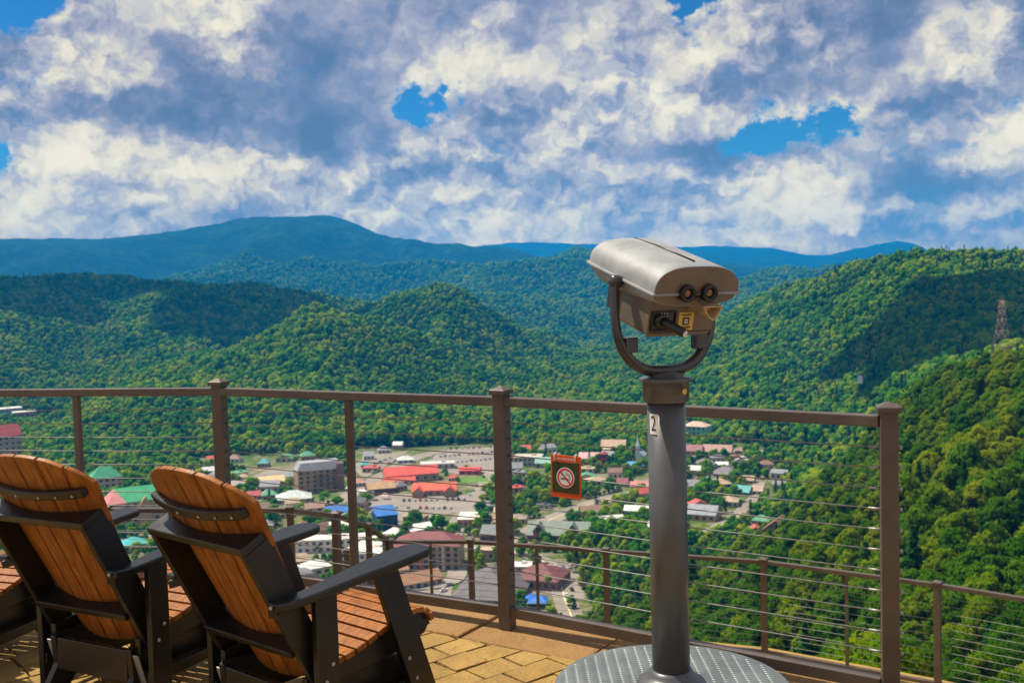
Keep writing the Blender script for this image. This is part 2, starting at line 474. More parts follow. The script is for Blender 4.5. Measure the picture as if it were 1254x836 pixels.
# bearing (photo column at the horizon) -> (distance, z) or (distance, photo row seen there)
COLS = {
 -300: [(6,-9),(14,-9),(60,-34),(120,-62),(250,-112),(420,-157),(520,-160),(1450,-160),(1800,452),(2600,362),(3000,387),(4200,388),(6300,304),(7600,335),(9500,335)],
 0:    [(6,-9),(14,-9),(60,-34),(120,-62),(250,-112),(420,-157),(520,-160),(1430,-160),(1750,452),(2600,352),(3000,380),(4200,382),(6300,292),(7600,320),(9500,325)],
 120:  [(6,-9),(14,-9),(60,-34),(120,-62),(250,-112),(420,-157),(520,-160),(1080,-160),(1300,505),(1800,455),(2600,344),(3000,372),(4200,378),(6300,293),(7600,322),(9500,325)],
 220:  [(6,-9),(14,-9),(60,-34),(120,-62),(250,-112),(420,-157),(520,-160),(990,-160),(1150,515),(1400,462),(1800,438),(2600,346),(3100,372),(4300,372),(6300,283),(7600,320),(9500,325)],
 300:  [(6,-9),(14,-9),(60,-34),(120,-62),(250,-112),(420,-157),(520,-160),(970,-160),(1130,515),(1350,458),(1600,420),(1800,440),(2700,353),(3100,372),(4300,368),(6300,269),(7600,315),(9500,325)],
 345:  [(6,-9),(14,-9),(60,-34),(120,-62),(250,-112),(420,-157),(520,-160),(970,-160),(1130,515),(1350,450),(1610,396),(1790,434),(2200,405),(2700,357),(3100,375),(4300,365),(6300,265),(7600,313),(9500,325)],
 390:  [(6,-9),(14,-9),(60,-34),(120,-62),(250,-112),(420,-157),(520,-160),(970,-160),(1130,515),(1350,446),(1620,377),(1790,427),(2150,402),(2700,361),(3100,378),(4300,362),(6300,263),(7600,312),(9500,325)],
 430:  [(6,-9),(14,-9),(60,-34),(120,-62),(250,-112),(420,-157),(520,-160),(970,-160),(1130,518),(1370,455),(1630,386),(1790,428),(2130,386),(2350,402),(2900,373),(3100,378),(4300,361),(6300,270),(7600,314),(9500,324)],
 470:  [(6,-9),(14,-9),(60,-34),(120,-62),(250,-112),(420,-157),(520,-160),(980,-160),(1130,520),(1380,464),(1640,400),(1790,430),(2100,372),(2350,396),(3000,380),(4300,360),(6300,287),(7600,318),(9500,322)],
 510:  [(6,-9),(14,-9),(60,-34),(120,-62),(250,-112),(420,-157),(520,-160),(990,-160),(1140,520),(1390,472),(1640,420),(1790,434),(2100,364),(2400,399),(3100,382),(4300,356),(6300,294),(7600,319),(9500,318)],
 540:  [(6,-9),(14,-9),(60,-34),(120,-62),(250,-112),(420,-157),(520,-160),(1010,-160),(1150,520),(1400,478),(1720,430),(2100,360),(2400,402),(3200,384),(4300,352),(6300,299),(7600,320),(9500,315)],
 600:  [(6,-9),(14,-9),(60,-34),(120,-62),(250,-112),(420,-157),(520,-160),(1090,-160),(1250,515),(1500,478),(1900,428),(2150,386),(2450,412),(3300,380),(4300,348),(6300,306),(7600,325),(9500,300)],
 650:  [(6,-9),(14,-9),(60,-34),(120,-60),(250,-110),(420,-155),(520,-160),(1040,-160),(1200,515),(1600,470),(2000,436),(2300,412),(2800,432),(3400,384),(4300,340),(6300,313),(7600,325),(9500,297)],
 720:  [(6,-9),(14,-9),(60,-34),(120,-58),(250,-105),(420,-148),(520,-160),(1030,-160),(1300,500),(1700,460),(2200,440),(2800,430),(3500,388),(4500,332),(6300,321),(7600,328),(9500,299)],
 800:  [(6,-9),(14,-9),(60,-34),(120,-56),(250,-98),(420,-133),(520,-156),(600,-160),(1010,-160),(1250,508),(1700,460),(2200,440),(3000,412),(3800,372),(4700,326),(6300,320),(7600,326),(9500,304)],
 870:  [(6,-9),(14,-9),(60,-34),(120,-55),(250,-92),(430,-123),(520,-150),(600,-160),(1010,-160),(1200,505),(1500,450),(1900,412),(2300,396),(2700,402),(3800,368),(5200,315),(6300,325),(9500,302)],
 940:  [(6,-9),(14,-9),(60,-33),(120,-54),(250,-86),(470,-117),(560,-145),(650,-160),(940,-160),(1050,508),(1300,450),(1700,394),(2000,367),(2400,380),(3800,362),(5200,320),(6300,330),(9500,303)],
 1000: [(6,-9),(14,-9),(60,-32),(120,-52),(250,-80),(480,-96),(580,-125),(700,-152),(880,-155),(1050,505),(1300,450),(1600,390),(1880,347),(2300,369),(3800,365),(5200,334),(6300,338),(9500,313)],
 1055: [(6,-9),(14,-9),(60,-31),(120,-51),(250,-74),(500,-83),(600,-112),(750,-135),(950,500),(1200,440),(1500,372),(1780,326),(2200,352),(3800,360),(5200,318),(6300,330),(9500,304)],
 1100: [(6,-9),(14,-9),(60,-30),(120,-50),(250,-68),(500,-64),(620,-90),(800,492),(1100,430),(1400,362),(1680,316),(2100,342),(3800,355),(5200,326),(6300,332),(9500,296)],
 1180: [(6,-9),(14,-9),(60,-30),(120,-50),(220,-60),(330,-58),(480,-46),(600,-66),(850,446),(1150,400),(1450,342),(1680,309),(2100,335),(3800,350),(9500,322)],
 1254: [(6,-9),(14,-9),(60,-30),(120,-50),(220,-58),(330,-51),(450,-37),(600,-58),(850,430),(1150,385),(1450,332),(1680,304),(2100,332),(3800,345),(9500,325)],
 1560: [(6,-9),(14,-9),(60,-28),(120,-46),(220,-50),(330,-40),(450,-26),(600,-45),(850,410),(1150,372),(1450,322),(1680,298),(2100,325),(3800,340),(9500,325)],
}

def pchip(x, y, q):
    x, y, q = map(np.asarray, (x, y, q)); h = np.diff(x); d = np.diff(y) / h
    m = np.zeros_like(y)
    for i in range(1, len(x) - 1):
        if d[i - 1] * d[i] > 0:
            w1, w2 = 2 * h[i] + h[i - 1], h[i] + 2 * h[i - 1]
            m[i] = (w1 + w2) / (w1 / d[i - 1] + w2 / d[i])
    m[0], m[-1] = d[0], d[-1]
    k = np.clip(np.searchsorted(x, q) - 1, 0, len(x) - 2)
    t = np.clip((q - x[k]) / h[k], 0, 1)
    return (2*t**3 - 3*t**2 + 1) * y[k] + (t**3 - 2*t**2 + t) * h[k] * m[k] + (3*t**2 - 2*t**3) * y[k+1] + (t**3 - t**2) * h[k] * m[k+1]

def vnoise(x, y, seed):
    xi, yi = np.floor(x).astype(np.int64), np.floor(y).astype(np.int64); xf, yf = x - xi, y - yi
    def h(a, b):
        n = (a * 374761393 + b * 668265263 + seed * 1274126177) & 0xFFFFFFFF
        n = ((n ^ (n >> 13)) * 1274126177) & 0xFFFFFFFF
        return ((n ^ (n >> 16)) & 0xFFFF) / 65535.0
    u, v = xf * xf * (3 - 2 * xf), yf * yf * (3 - 2 * yf)
    return (h(xi, yi) * (1 - u) + h(xi + 1, yi) * u) * (1 - v) + (h(xi, yi + 1) * (1 - u) + h(xi + 1, yi + 1) * u) * v
def fbm(x, y, seed, oct=4):
    s, a, t = 0, 1.0, 0
    for i in range(oct):
        s = s + a * vnoise(x * 2**i, y * 2**i, seed + i); t += a; a *= 0.5
    return s / t

LR = np.linspace(math.log(6.0), math.log(15200.0), 600)
RR = np.exp(LR)
_pxs = np.array(sorted(COLS))
_tab = np.zeros((len(_pxs), len(LR)))
for i, px in enumerate(_pxs):
    pr_ = COLS[px]
    sl = []
    for r, v in pr_:
        if r > 3200: r = 3200 + (r - 3200) * 1.75
        if v > 200:
            q = ray(px, v); sl.append(q[2] / math.hypot(q[0], q[1]))
        else:
            sl.append((v - 1.6) / r)
    far_r = [r if r <= 3200 else 3200 + (r - 3200) * 1.75 for r, _ in pr_]
    lr = [math.log(r) for r in far_r]
    # interpolate z/r in the far part and z itself in the near part
    zz = np.array(sl) * np.array(far_r)
    near = pchip(lr, zz, np.minimum(LR, lr[-1]))
    far = pchip(lr, sl, np.minimum(LR, lr[-1])) * RR
    w = np.clip((LR - math.log(1000)) / 0.5, 0, 1)
    _tab[i] = near * (1 - w) + far * w
_azs = np.arctan((_pxs - 627) / FPX)
AZ = np.concatenate([np.linspace(-1.2, -0.62, 24)[:-1], np.linspace(-0.62, 0.62, 440), np.linspace(0.62, 1.2, 24)[1:]])
Z = np.zeros((len(AZ), len(LR)))
for j in range(len(LR)):
    # smooth cubic between bearings (pchip on every distance ring)
    Z[:, j] = pchip(_azs, _tab[:, j], np.clip(AZ, _azs[0], _azs[-1]))
XX = np.sin(AZ)[:, None] * RR[None, :]
YY = np.cos(AZ)[:, None] * RR[None, :]
flat = np.clip(np.maximum((Z - (VALLEY + 1.8)) / 8.0, (RR[None, :] - 1460) / 200), 0, 1)   # 0 on the town's valley floor
Z = np.where(flat <= 0, VALLEY, Z)
def ridged(x, y, s): return 1 - np.abs(2 * fbm(x, y, s, 4) - 1)
amp = np.clip((RR - 700) / 1500, 0, 1)[None, :] * np.clip(RR / 2500, 0.3, 2.2)[None, :]
wob = (fbm(XX / 420, YY / 420, 3) - 0.5) * 46 + (ridged(XX / 260 + 9, YY / 330, 17) - 0.6) * 34
far_m = np.clip((RR - 3200) / 1500, 0, 1)[None, :]
wob = wob * (1 - .55 * far_m) + far_m * ((ridged(XX / 1100, YY / 2100, 33) - 0.76) * 200) * np.clip((8200 - RR) / 1200, 0, 1)[None, :]
near_n = (fbm(XX / 40, YY / 40, 8) - 0.5) * 5.0 * np.clip((RR - 60) / 100, 0, 1)[None, :]
spur = ((ridged(XX / 210 + 3, YY / 260 + 5, 51) - 0.76) * 34) * (np.clip((RR - 950) / 400, 0, 1) * np.clip((3000 - RR) / 600, 0, 1))[None, :]
Z = Z + flat * (amp * wob + near_n + spur - 9.0 * np.clip((RR - 500) / 300, 0, 1)[None, :])

def terrain_z(x, y):
    az = np.arctan2(x, y); lr = np.log(np.maximum(np.hypot(x, y), 6.1))
    i = np.clip(np.searchsorted(AZ, az) - 1, 0, len(AZ) - 2); t = np.clip((az - AZ[i]) / (AZ[i + 1] - AZ[i]), 0, 1)
    dj = (lr - LR[0]) / (LR[1] - LR[0]); j = np.clip(dj.astype(int), 0, len(LR) - 2); s = np.clip(dj - j, 0, 1)
    return (Z[i, j] * (1 - s) + Z[i, j + 1] * s) * (1 - t) + (Z[i + 1, j] * (1 - s) + Z[i + 1, j + 1] * s) * t
# highest line of sight up to every distance: what is hidden behind ridges
SLOPE = (Z + 6 - 1.6) / RR[None, :]
HMAX = np.maximum.accumulate(np.where(RR[None, :] > 60, SLOPE, -9), axis=1)
def hidden_by(x, y, z):
    az = np.arctan2(x, y); r = np.hypot(x, y)
    i = np.clip(np.searchsorted(AZ, az), 0, len(AZ) - 1); j = np.clip(((np.log(r * 0.96) - LR[0]) / (LR[1] - LR[0])).astype(int), 0, len(LR) - 1)
    return (HMAX[i, j] - (z - 1.6) / r) * r          # metres below the sight line

def terrain():
    n, m = Z.shape
    co = np.stack([XX, YY, Z], -1).reshape(-1, 3)
    idx = np.arange(n * m).reshape(n, m)
    q = np.stack([idx[:-1, :-1], idx[1:, :-1], idx[1:, 1:], idx[:-1, 1:]], -1).reshape(-1, 4)[:, ::-1]
    me = bpy.data.meshes.new('terrain')
    me.vertices.add(len(co)); me.vertices.foreach_set('co', co.ravel())
    me.loops.add(q.size); me.loops.foreach_set('vertex_index', q.ravel().astype(np.int32))
    me.polygons.add(len(q)); me.polygons.foreach_set('loop_start', np.arange(0, q.size, 4, dtype=np.int32))
    me.polygons.foreach_set('use_smooth', np.ones(len(q), bool))
    me.update(); me.validate()
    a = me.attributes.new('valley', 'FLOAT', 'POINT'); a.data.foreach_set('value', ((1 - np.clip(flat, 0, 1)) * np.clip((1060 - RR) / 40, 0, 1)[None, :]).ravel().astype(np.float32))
    mt = bpy.data.materials.new('hillside_ground'); mt.use_nodes = True
    g = G(mt.node_tree)
    out = g.node('ShaderNodeOutputMaterial'); b = g.node('ShaderNodeBsdfPrincipled'); g.link(b.outputs[0], out.inputs[0])
    tc = g.node('ShaderNodeTexCoord'); P = S(g.nt, tc.outputs['Object'])
    at = g.node('ShaderNodeAttribute', attribute_name='valley'); v = S(g.nt, at.outputs['Fac'])
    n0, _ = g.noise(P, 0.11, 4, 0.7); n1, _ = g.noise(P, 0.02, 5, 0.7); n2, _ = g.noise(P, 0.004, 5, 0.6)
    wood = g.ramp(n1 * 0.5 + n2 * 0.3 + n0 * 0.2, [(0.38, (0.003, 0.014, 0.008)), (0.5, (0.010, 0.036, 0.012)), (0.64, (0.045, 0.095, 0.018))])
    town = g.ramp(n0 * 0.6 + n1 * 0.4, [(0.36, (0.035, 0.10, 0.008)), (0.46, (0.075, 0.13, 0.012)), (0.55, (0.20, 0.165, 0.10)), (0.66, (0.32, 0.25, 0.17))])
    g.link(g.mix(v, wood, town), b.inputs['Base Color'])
    b.inputs['Roughness'].default_value = 1.0; b.inputs['Specular IOR Level'].default_value = 0.1
    bp = g.node('ShaderNodeBump'); bp.inputs['Strength'].default_value = 0.8; bp.inputs['Distance'].default_value = 8.0
    g.link((n0 * 0.7 + n1) * (1.0 - v), bp.inputs['Height']); g.link(bp.outputs[0], b.inputs['Normal'])
    me.materials.append(mt)
    o = bpy.data.objects.new('terrain', me); COL.objects.link(o)
    tag(o, kind='structure')
terrain()


# ------------------------------------------------------------------ the valley town: roads, lots, buildings, cars
MAT['asphalt'] = pmat('town_asphalt', (0.26, 0.215, 0.17), 0.9, 0, 0.15, 0.05)
MAT['road'] = pmat('valley_road', (0.26, 0.215, 0.165), 0.9, 0, 0.12, 0.06)
MAT['marking'] = pmat('road_paint', (0.72, 0.62, 0.30), 0.7, 0, 0.1, 0.3)
MAT['lawn'] = pmat('town_lawn', (0.10, 0.20, 0.02), 1, 0, 0.25, 0.1)

def gp(px, py, z=VALLEY): return atz(px, py, z)
def road(name, pts, width, z, mat, mark=None):
    P = [gp(*p) for p in pts]
    # resample smoothly
    Q = []
    for i in range(len(P) - 1):
        p0, p1, p2, p3 = P[max(i-1, 0)], P[i], P[i+1], P[min(i+2, len(P)-1)]
        for t in np.linspace(0, 1, 9)[:-1]:
            Q.append(0.5 * ((2*p1) + (-p0+p2)*t + (2*p0-5*p1+4*p2-p3)*t*t + (-p0+3*p1-3*p2+p3)*t**3))
    Q.append(P[-1])
    def strip(off0, off1, zz, nm, mt, dash=None):
        mb = MB()
        L = []
        for i, q in enumerate(Q):
            d = Q[min(i+1, len(Q)-1)] - Q[max(i-1, 0)]; d = d / np.linalg.norm(d); s = np.array([d[1], -d[0], 0])
            L.append((q + s * off0, q + s * off1))
        for i in range(len(L) - 1):
            if dash and i % 2: continue
            a, b = L[i]; c, e = L[i+1]
            mb.add([(p[0], p[1], zz) for p in (a, b, e, c)], [(3, 2, 1, 0)])
        return tag(mb.build(nm, mt, fix=False), kind='structure')
    strip(-width / 2, width / 2, z, name, mat)
    if mark: strip(-0.35, 0.35, z + 0.06, 'road_marking', MAT['marking'])
    return Q
def lot(pts, mat, z, name='parking_lot'):
    mb = MB(); P = [gp(*p) for p in pts]
    mb.add([(p[0], p[1], z) for p in P], [tuple(range(len(P)))])
    o = mb.build(name, mat, fix=False)
    if o.data.polygons[0].normal.z < 0: o.data.flip_normals()
    return tag(o, kind='structure')

ROADS = []
zr = VALLEY + 0.25
ROADS.append(road('road', [(395, 622), (440, 600), (478, 577), (505, 562), (545, 552), (612, 549)], 17, zr, MAT['road']))
ROADS.append(road('road', [(545, 668), (562, 640), (583, 612), (600, 585), (607, 562), (612, 549)], 15, zr + 0.06, MAT['asphalt']))
ROADS.append(road('road', [(628, 668), (668, 640), (700, 626), (740, 612), (788, 602), (850, 594)], 17, zr + 0.12, MAT['road'], True))
ROADS.append(road('road', [(706, 770), (692, 735), (684, 708), (668, 690), (640, 678), (590, 672), (545, 668)], 12, zr + 0.18, MAT['road'], True))
ROADS.append(road('road', [(850, 660), (888, 640), (912, 622), (926, 606), (930, 590)], 9, zr + 0.24, MAT['road']))
ROADS.append(road('road', [(395, 622), (372, 640), (330, 655), (250, 662), (150, 668)], 12, zr + 0.30, MAT['asphalt']))
ROADS.append(road('road', [(788, 602), (815, 575), (840, 560), (880, 556), (925, 548)], 11, zr + 0.36, MAT['asphalt']))
ROADS.append(road('road', [(462, 735), (495, 722), (545, 715), (560, 700), (545, 668)], 11, zr + 0.42, MAT['asphalt']))
zl = VALLEY + 0.12
lot([(512, 572), (535, 556), (612, 545), (606, 575), (570, 582)], MAT['asphalt'], zl)
lot([(430, 622), (470, 604), (585, 606), (570, 625), (500, 640)], MAT['asphalt'], zl + 0.03)
lot([(655, 655), (675, 636), (712, 640), (700, 660)], MAT['asphalt'], zl)
lot([(480, 742), (500, 715), (555, 712), (550, 742)], MAT['asphalt'], zl)
lot([(640, 720), (660, 690), (712, 690), (716, 735)], MAT['asphalt'], zl)
lot([(330, 690), (345, 655), (420, 660), (430, 700)], MAT['road'], zl)
lot([(255, 602), (330, 575), (372, 574), (368, 600), (300, 618)], MAT['asphalt'], zl)
lot([(430, 572), (452, 556), (500, 552), (480, 566), (446, 586)], MAT['road'], zl)
lot([(865, 535), (905, 525), (912, 535), (880, 546)], pmat('bare_earth', (0.45, 0.27, 0.11), 1, 0, 0.2, 0.05), zl, 'ground')
lot([(553, 592), (600, 590), (596, 584), (566, 584)], MAT['lawn'], zl + 0.2, 'lawn')
lot([(905, 648), (925, 628), (938, 622), (930, 642)], MAT['lawn'], zl + 0.2, 'lawn')

_colmat = {}
def cm(col, rough=0.8, var=0.12, metal=0):
    k = tuple(round(c, 3) for c in col) + (rough,)
    if k not in _colmat: _colmat[k] = pmat('facade_paint', col, rough, metal, var, 0.25)
    return _colmat[k]
TAN = (0.42, 0.29, 0.17); CREAM = (0.58, 0.47, 0.30); WHITE = (0.66, 0.63, 0.57); BROWNW = (0.20, 0.11, 0.06); REDROOF = (0.60, 0.075, 0.045)
GREY = (0.20, 0.19, 0.19); DARK = (0.06, 0.055, 0.055); MAROON = (0.22, 0.055, 0.05); GREENR = (0.05, 0.33, 0.16); TEALR = (0.05, 0.32, 0.30); BLUE = (0.02, 0.10, 0.32)
GLASS = pmat('dark_glass', (0.035, 0.045, 0.055), 0.15, 0, 0.3, 0.5)
FOOT = []          # footprints kept free of trees

def building(name, label, cat, px, py, wpx, hpx, D, yaw=0.0, roof='gable', wall=TAN, rc=GREY, rows=1, cols=3, rise=None, z=VALLEY, along=True, eave=0.5, glass=GLASS, extra=None, win=True):
    f = gp(px, py, z)
    d = math.hypot(f[0], f[1]); s = d / FPX
    W, H = wpx * s, hpx * s
    base_yaw = -math.atan2(f[0], f[1]) + math.radians(yaw)
    c, sn = math.cos(base_yaw), math.sin(base_yaw)
    ctr = (f[0] - sn * D / 2 * 1.0, f[1] + c * D / 2, z)
    FOOT.append((ctr[0], ctr[1], max(W, D) * 0.5, base_yaw, W / 2, D / 2))
    t = tag(empty(name, ctr, base_yaw), label, cat)
    rise = H * 0.35 if rise is None else rise * s
    mb = MB()
    mb.box((0, 0, H / 2 - 0.5), (W, D, H + 1.0))
    if roof == 'gable':
        if along:   # ridge runs along the width: triangular ends left and right
            for sx in (-1, 1): mb.add([(sx * W / 2, -D / 2, H), (sx * W / 2, D / 2, H), (sx * W / 2, 0, H + rise * .96)], [(0, 1, 2)])
        else:
            for sy in (-1, 1): mb.add([(-W / 2, sy * D / 2, H), (W / 2, sy * D / 2, H), (0, sy * D / 2, H + rise * .96)], [(0, 1, 2)])
    mb.build('wall', cm(wall), t)
    rb = MB(); w2, d2 = W / 2 + eave, D / 2 + eave; th = 0.35
    if roof == 'gable':
        dz = -rise * eave / (D / 2 if along else W / 2)
        prof = [(-1, dz), (0, rise), (1, dz)]
        for a, b in ((0, 1), (1, 2)):
            pts = []
            for q in (a, b):
                for e in (-1, 1):
                    k, h = prof[q]
                    pts.append(((e * w2, k * d2) if along else (k * w2, e * d2)) + (H + h,))
            p0, p1, p2, p3 = pts
            vs = [p0, p1, p3, p2]
            rb.add(vs + [(x, y, zz + th) for x, y, zz in vs], [(0, 1, 2, 3), (7, 6, 5, 4), (0, 4, 5, 1), (1, 5, 6, 2), (2, 6, 7, 3), (3, 7, 4, 0)])
    elif roof == 'hip':
        k = max(0.0, w2 - d2) if w2 > d2 else 0.0; kd = max(0.0, d2 - w2)
        vs = [(-w2, -d2, H), (w2, -d2, H), (w2, d2, H), (-w2, d2, H), (-k, -kd, H + rise), (k, kd, H + rise)]
        rb.add([(x, y, zz + .05) for x, y, zz in vs], [(3, 2, 1, 0), (0, 1, 5, 4) if kd == 0 else (0, 1, 4), (1, 2, 5) if kd == 0 else (1, 2, 5, 4), (2, 3, 4, 5) if kd == 0 else (2, 3, 5), (3, 0, 4) if kd == 0 else (3, 0, 4, 5)])
    elif roof == 'flat':
        rb.box((0, 0, H + 0.25), (W + eave, D + eave, 0.5))
        rb.box((W * 0.18, D * 0.1, H + 1.1), (min(4, W * .2), min(3, D * .3), 1.2))
    elif roof == 'shed':
        vs = [(-w2, -d2, H + .05), (w2, -d2, H + .05), (w2, d2, H + rise), (-w2, d2, H + rise)]
        rb.add(vs + [(x, y, zz + .4) for x, y, zz in vs], [(3, 2, 1, 0), (4, 5, 6, 7), (0, 1, 5, 4), (1, 2, 6, 5), (2, 3, 7, 6), (3, 0, 4, 7)])
    elif roof == 'mansard':
        i = min(W, D) * 0.18
        vs = [(-w2, -d2, H), (w2, -d2, H), (w2, d2, H), (-w2, d2, H), (-w2 + i, -d2 + i, H + rise), (w2 - i, -d2 + i, H + rise), (w2 - i, d2 - i, H + rise), (-w2 + i, d2 - i, H + rise)]
        rb.add([(x, y, zz + .05) for x, y, zz in vs], [(3, 2, 1, 0), (4, 5, 6, 7), (0, 1, 5, 4), (1, 2, 6, 5), (2, 3, 7, 6), (3, 0, 4, 7)])
    rf = rb.build('roof', cm(rc, 0.7, 0.16), t)
    if win:
        gm = glass
        fh = H / rows
        ww, wh = min(W / cols * 0.5, 2.6), min(fh * 0.55, 1.9)
        me = MB().box((0, 0, 0), (ww, 0.16, wh)).mesh('window', gm)
        ny = max(1, min(4, int(D / (W / cols))))
        me2 = MB().box((0, 0, 0), (0.16, min(D / ny * .45, 2.4), wh)).mesh('window', gm)
        for r in range(rows):
            zz = fh * (r + 0.52)
            for cc in range(cols):
                o = bpy.data.objects.new('window', me); COL.objects.link(o); o.parent = t
                o.location = (-W / 2 + W * (cc + 0.5) / cols, -D / 2 - 0.06, zz)
            side = -1 if f[0] > 0 else 1
            for cc in range(ny):
                o = bpy.data.objects.new('window', me2); COL.objects.link(o); o.parent = t
                o.location = (side * (W / 2 + 0.06), -D / 2 + D * (cc + 0.5) / ny, zz)
    if extra: extra(t, W, D, H, rise)
    return t
B = building
# the red roofed shopping village in the middle
B('shopping_hall', 'long tan hall with broad red gable roof in the village plaza', 'building', 505, 590, 66, 9, 22, 8, 'gable', (0.36, 0.25, 0.15), REDROOF, 1, 6, 8)
B('shop_row', 'low shop row with narrow red roof in front of the long red hall', 'shop', 489, 594, 40, 5, 9, 4, 'gable', (0.44, 0.38, 0.28), REDROOF, 1, 5, 3.5)
def wings(t, W, D, H, rise):
    for sx in (-0.36, 0.36):
        mb = MB(); rb = MB()
        x0 = W * sx; w = W * 0.13; y0, y1 = -D / 2 - 6, 0.0
        mb.box((x0, (y0 + y1) / 2, H * 0.45), (2 * w, y1 - y0, H * 0.9))
        for ys in (y0,): mb.add([(x0 - w, ys, H * .9), (x0 + w, ys, H * .9), (x0, ys, H * .9 + rise * .8)], [(0, 1, 2)])
        for sg in (-1, 1):
            vs = [(x0, y0 - .6, H * .9 + rise * .85), (x0, y1, H * .9 + rise * .85), (x0 + sg * (w + .6), y1, H * .82), (x0 + sg * (w + .6), y0 - .6, H * .82)]
            rb.add(vs + [(a, b, c + .35) for a, b, c in vs], [(0, 1, 2, 3), (4, 5, 6, 7), (0, 1, 5, 4), (1, 2, 6, 5), (2, 3, 7, 6), (3, 0, 4, 7)])
        mb.build('gable_wing', cm((0.34, 0.23, 0.13)), t); rb.build('wing_roof', cm(REDROOF, 0.7, 0.16), t)
B('market_hall', 'red roofed market hall with two gabled fronts beside the plaza cars', 'building', 532, 607, 54, 7, 16, -4, 'gable', (0.34, 0.23, 0.13), (0.64, 0.10, 0.045), 1, 6, 7, extra=wings)
B('timber_lodge', 'dark timber lodge with tan roofs left of the red market hall', 'building', 468, 605, 34, 7, 15, 10, 'gable', (0.13, 0.065, 0.03), (0.42, 0.26, 0.12), 1, 4, 6)
B('kiosk', 'small kiosk with bright red roof at the far parking lot', 'kiosk', 575, 581, 26, 5, 10, -10, 'gable', (0.50, 0.10, 0.09), (0.64, 0.05, 0.05), 1, 3, 3)
B('lot_office', 'pale flat roofed building behind the red hall by the cars', 'building', 536, 574, 42, 6, 14, 0, 'flat', (0.40, 0.42, 0.40), (0.52, 0.50, 0.46), 1, 6)
B('blue_theatre', 'tall dark blue block with slanted blue roof among trees', 'building', 475, 648, 26, 17, 15, 14, 'shed', (0.012, 0.035, 0.12), (0.02, 0.14, 0.42), 2, 2, 7)
B('blue_shed', 'low blue roofed building left of the tall blue block', 'building', 414, 633, 28, 6, 16, 8, 'gable', (0.06, 0.09, 0.20), (0.03, 0.14, 0.42), 1, 3, 5)
def stair_tower(t, W, D, H, rise):
    MB().box((W * 0.5 - 3, 0, H * .5 + 2), (6, D + 2, H + 4)).build('stair_tower', cm((0.20, 0.115, 0.07)), t)
    for k in range(1, 5):
        MB().box((W * 0.16, -D / 2 - 0.8, H * k / 5), (W * 0.55, 1.4, 0.35)).build('balcony', cm((0.16, 0.09, 0.05)), t)
B('tall_hotel', 'five storey brown hotel with grey mansard roof by the wood', 'hotel', 394, 602, 56, 27, 18, 12, 'mansard', (0.34, 0.22, 0.12), (0.34, 0.33, 0.34), 5, 7, 9, extra=stair_tower)
B('cream_motel', 'low motel with pale yellow roof behind the railing post', 'motel', 334, 596, 30, 6, 18, 6, 'gable', (0.28, 0.28, 0.22), (0.60, 0.43, 0.20), 1, 4, 5)
B('green_shop', 'small shop with green roof left of the tall hotel', 'shop', 330, 611, 17, 5, 12, 5, 'hip', (0.36, 0.26, 0.18), (0.10, 0.32, 0.18), 1, 2, 6)
B('pale_pavilion', 'pavilion with pale grey hipped roof below the tall hotel', 'building', 360, 616, 42, 5, 20, 0, 'hip', (0.40, 0.36, 0.30), (0.50, 0.54, 0.50), 1, 5, 8)
B('street_house', 'small tan house beside the blue roofed building', 'house', 386, 630, 22, 8, 11, 6, 'gable', (0.46, 0.30, 0.20), (0.30, 0.17, 0.11), 2, 2, 5)
B('white_motel', 'long white two storey motel with flat roof and dark window bays', 'motel', 402, 676, 92, 15, 13, -6, 'flat', WHITE, (0.66, 0.62, 0.53), 2, 11)
B('white_annexe', 'white flat roofed motel wing in front of the long white motel', 'motel', 440, 694, 52, 17, 26, -30, 'flat', (0.60, 0.58, 0.52), (0.68, 0.63, 0.53), 2, 6)
def pilasters(t, W, D, H, rise):
    for i, x in enumerate((-0.42, -0.08, 0.26)):
        MB().box((W * x, -D / 2 - .5, H * .5), (1.6, 1.2, H)).build('stair_column', cm((0.55, 0.10, 0.09) if i < 2 else (0.55, 0.48, 0.40)), t)
    for k in range(1, 4):
        MB().box((W * 0.08, -D / 2 - 0.7, H * k / 4), (W * 0.8, 1.2, 0.3)).build('balcony', cm((0.30, 0.20, 0.15)), t)
B('maroon_hotel', 'four storey hotel with dark maroon hipped roof and red stair columns', 'hotel', 522, 698, 84, 30, 22, -10, 'hip', (0.42, 0.30, 0.21), MAROON, 4, 9, 13, extra=pilasters)
B('tan_row', 'long low building with brown tan gable roof below the maroon hotel', 'building', 517, 720, 58, 8, 13, 26, 'gable', (0.38, 0.31, 0.24), (0.34, 0.17, 0.08), 1, 6, 9)
B('tan_shed', 'short building with tan gable roof behind the long tan roofed row', 'building', 486, 706, 34, 7, 12, 26, 'gable', (0.33, 0.26, 0.2), (0.38, 0.20, 0.10), 1, 3, 8)
B('grey_hall', 'big hall with wide dark grey hipped roof beyond the middle railing post', 'building', 592, 742, 88, 8, 46, -14, 'hip', (0.22, 0.17, 0.14), (0.135, 0.115, 0.115), 1, 8, 26)
B('maroon_shop', 'shop with dark maroon roof right of the big grey hall', 'shop', 655, 722, 58, 12, 24, -20, 'hip', (0.22, 0.12, 0.10), (0.17, 0.05, 0.045), 1, 6, 14)
B('red_diner', 'long low diner with bright red front just past the deck edge', 'diner', 582, 766, 66, 14, 14, 4, 'flat', (0.52, 0.035, 0.03), (0.36, 0.10, 0.08), 1, 7)
B('white_store', 'white flat roofed store with pinkish brick walls by the street', 'shop', 577, 646, 34, 10, 22, -6, 'flat', (0.50, 0.20, 0.15), (0.70, 0.63, 0.52), 1, 5)
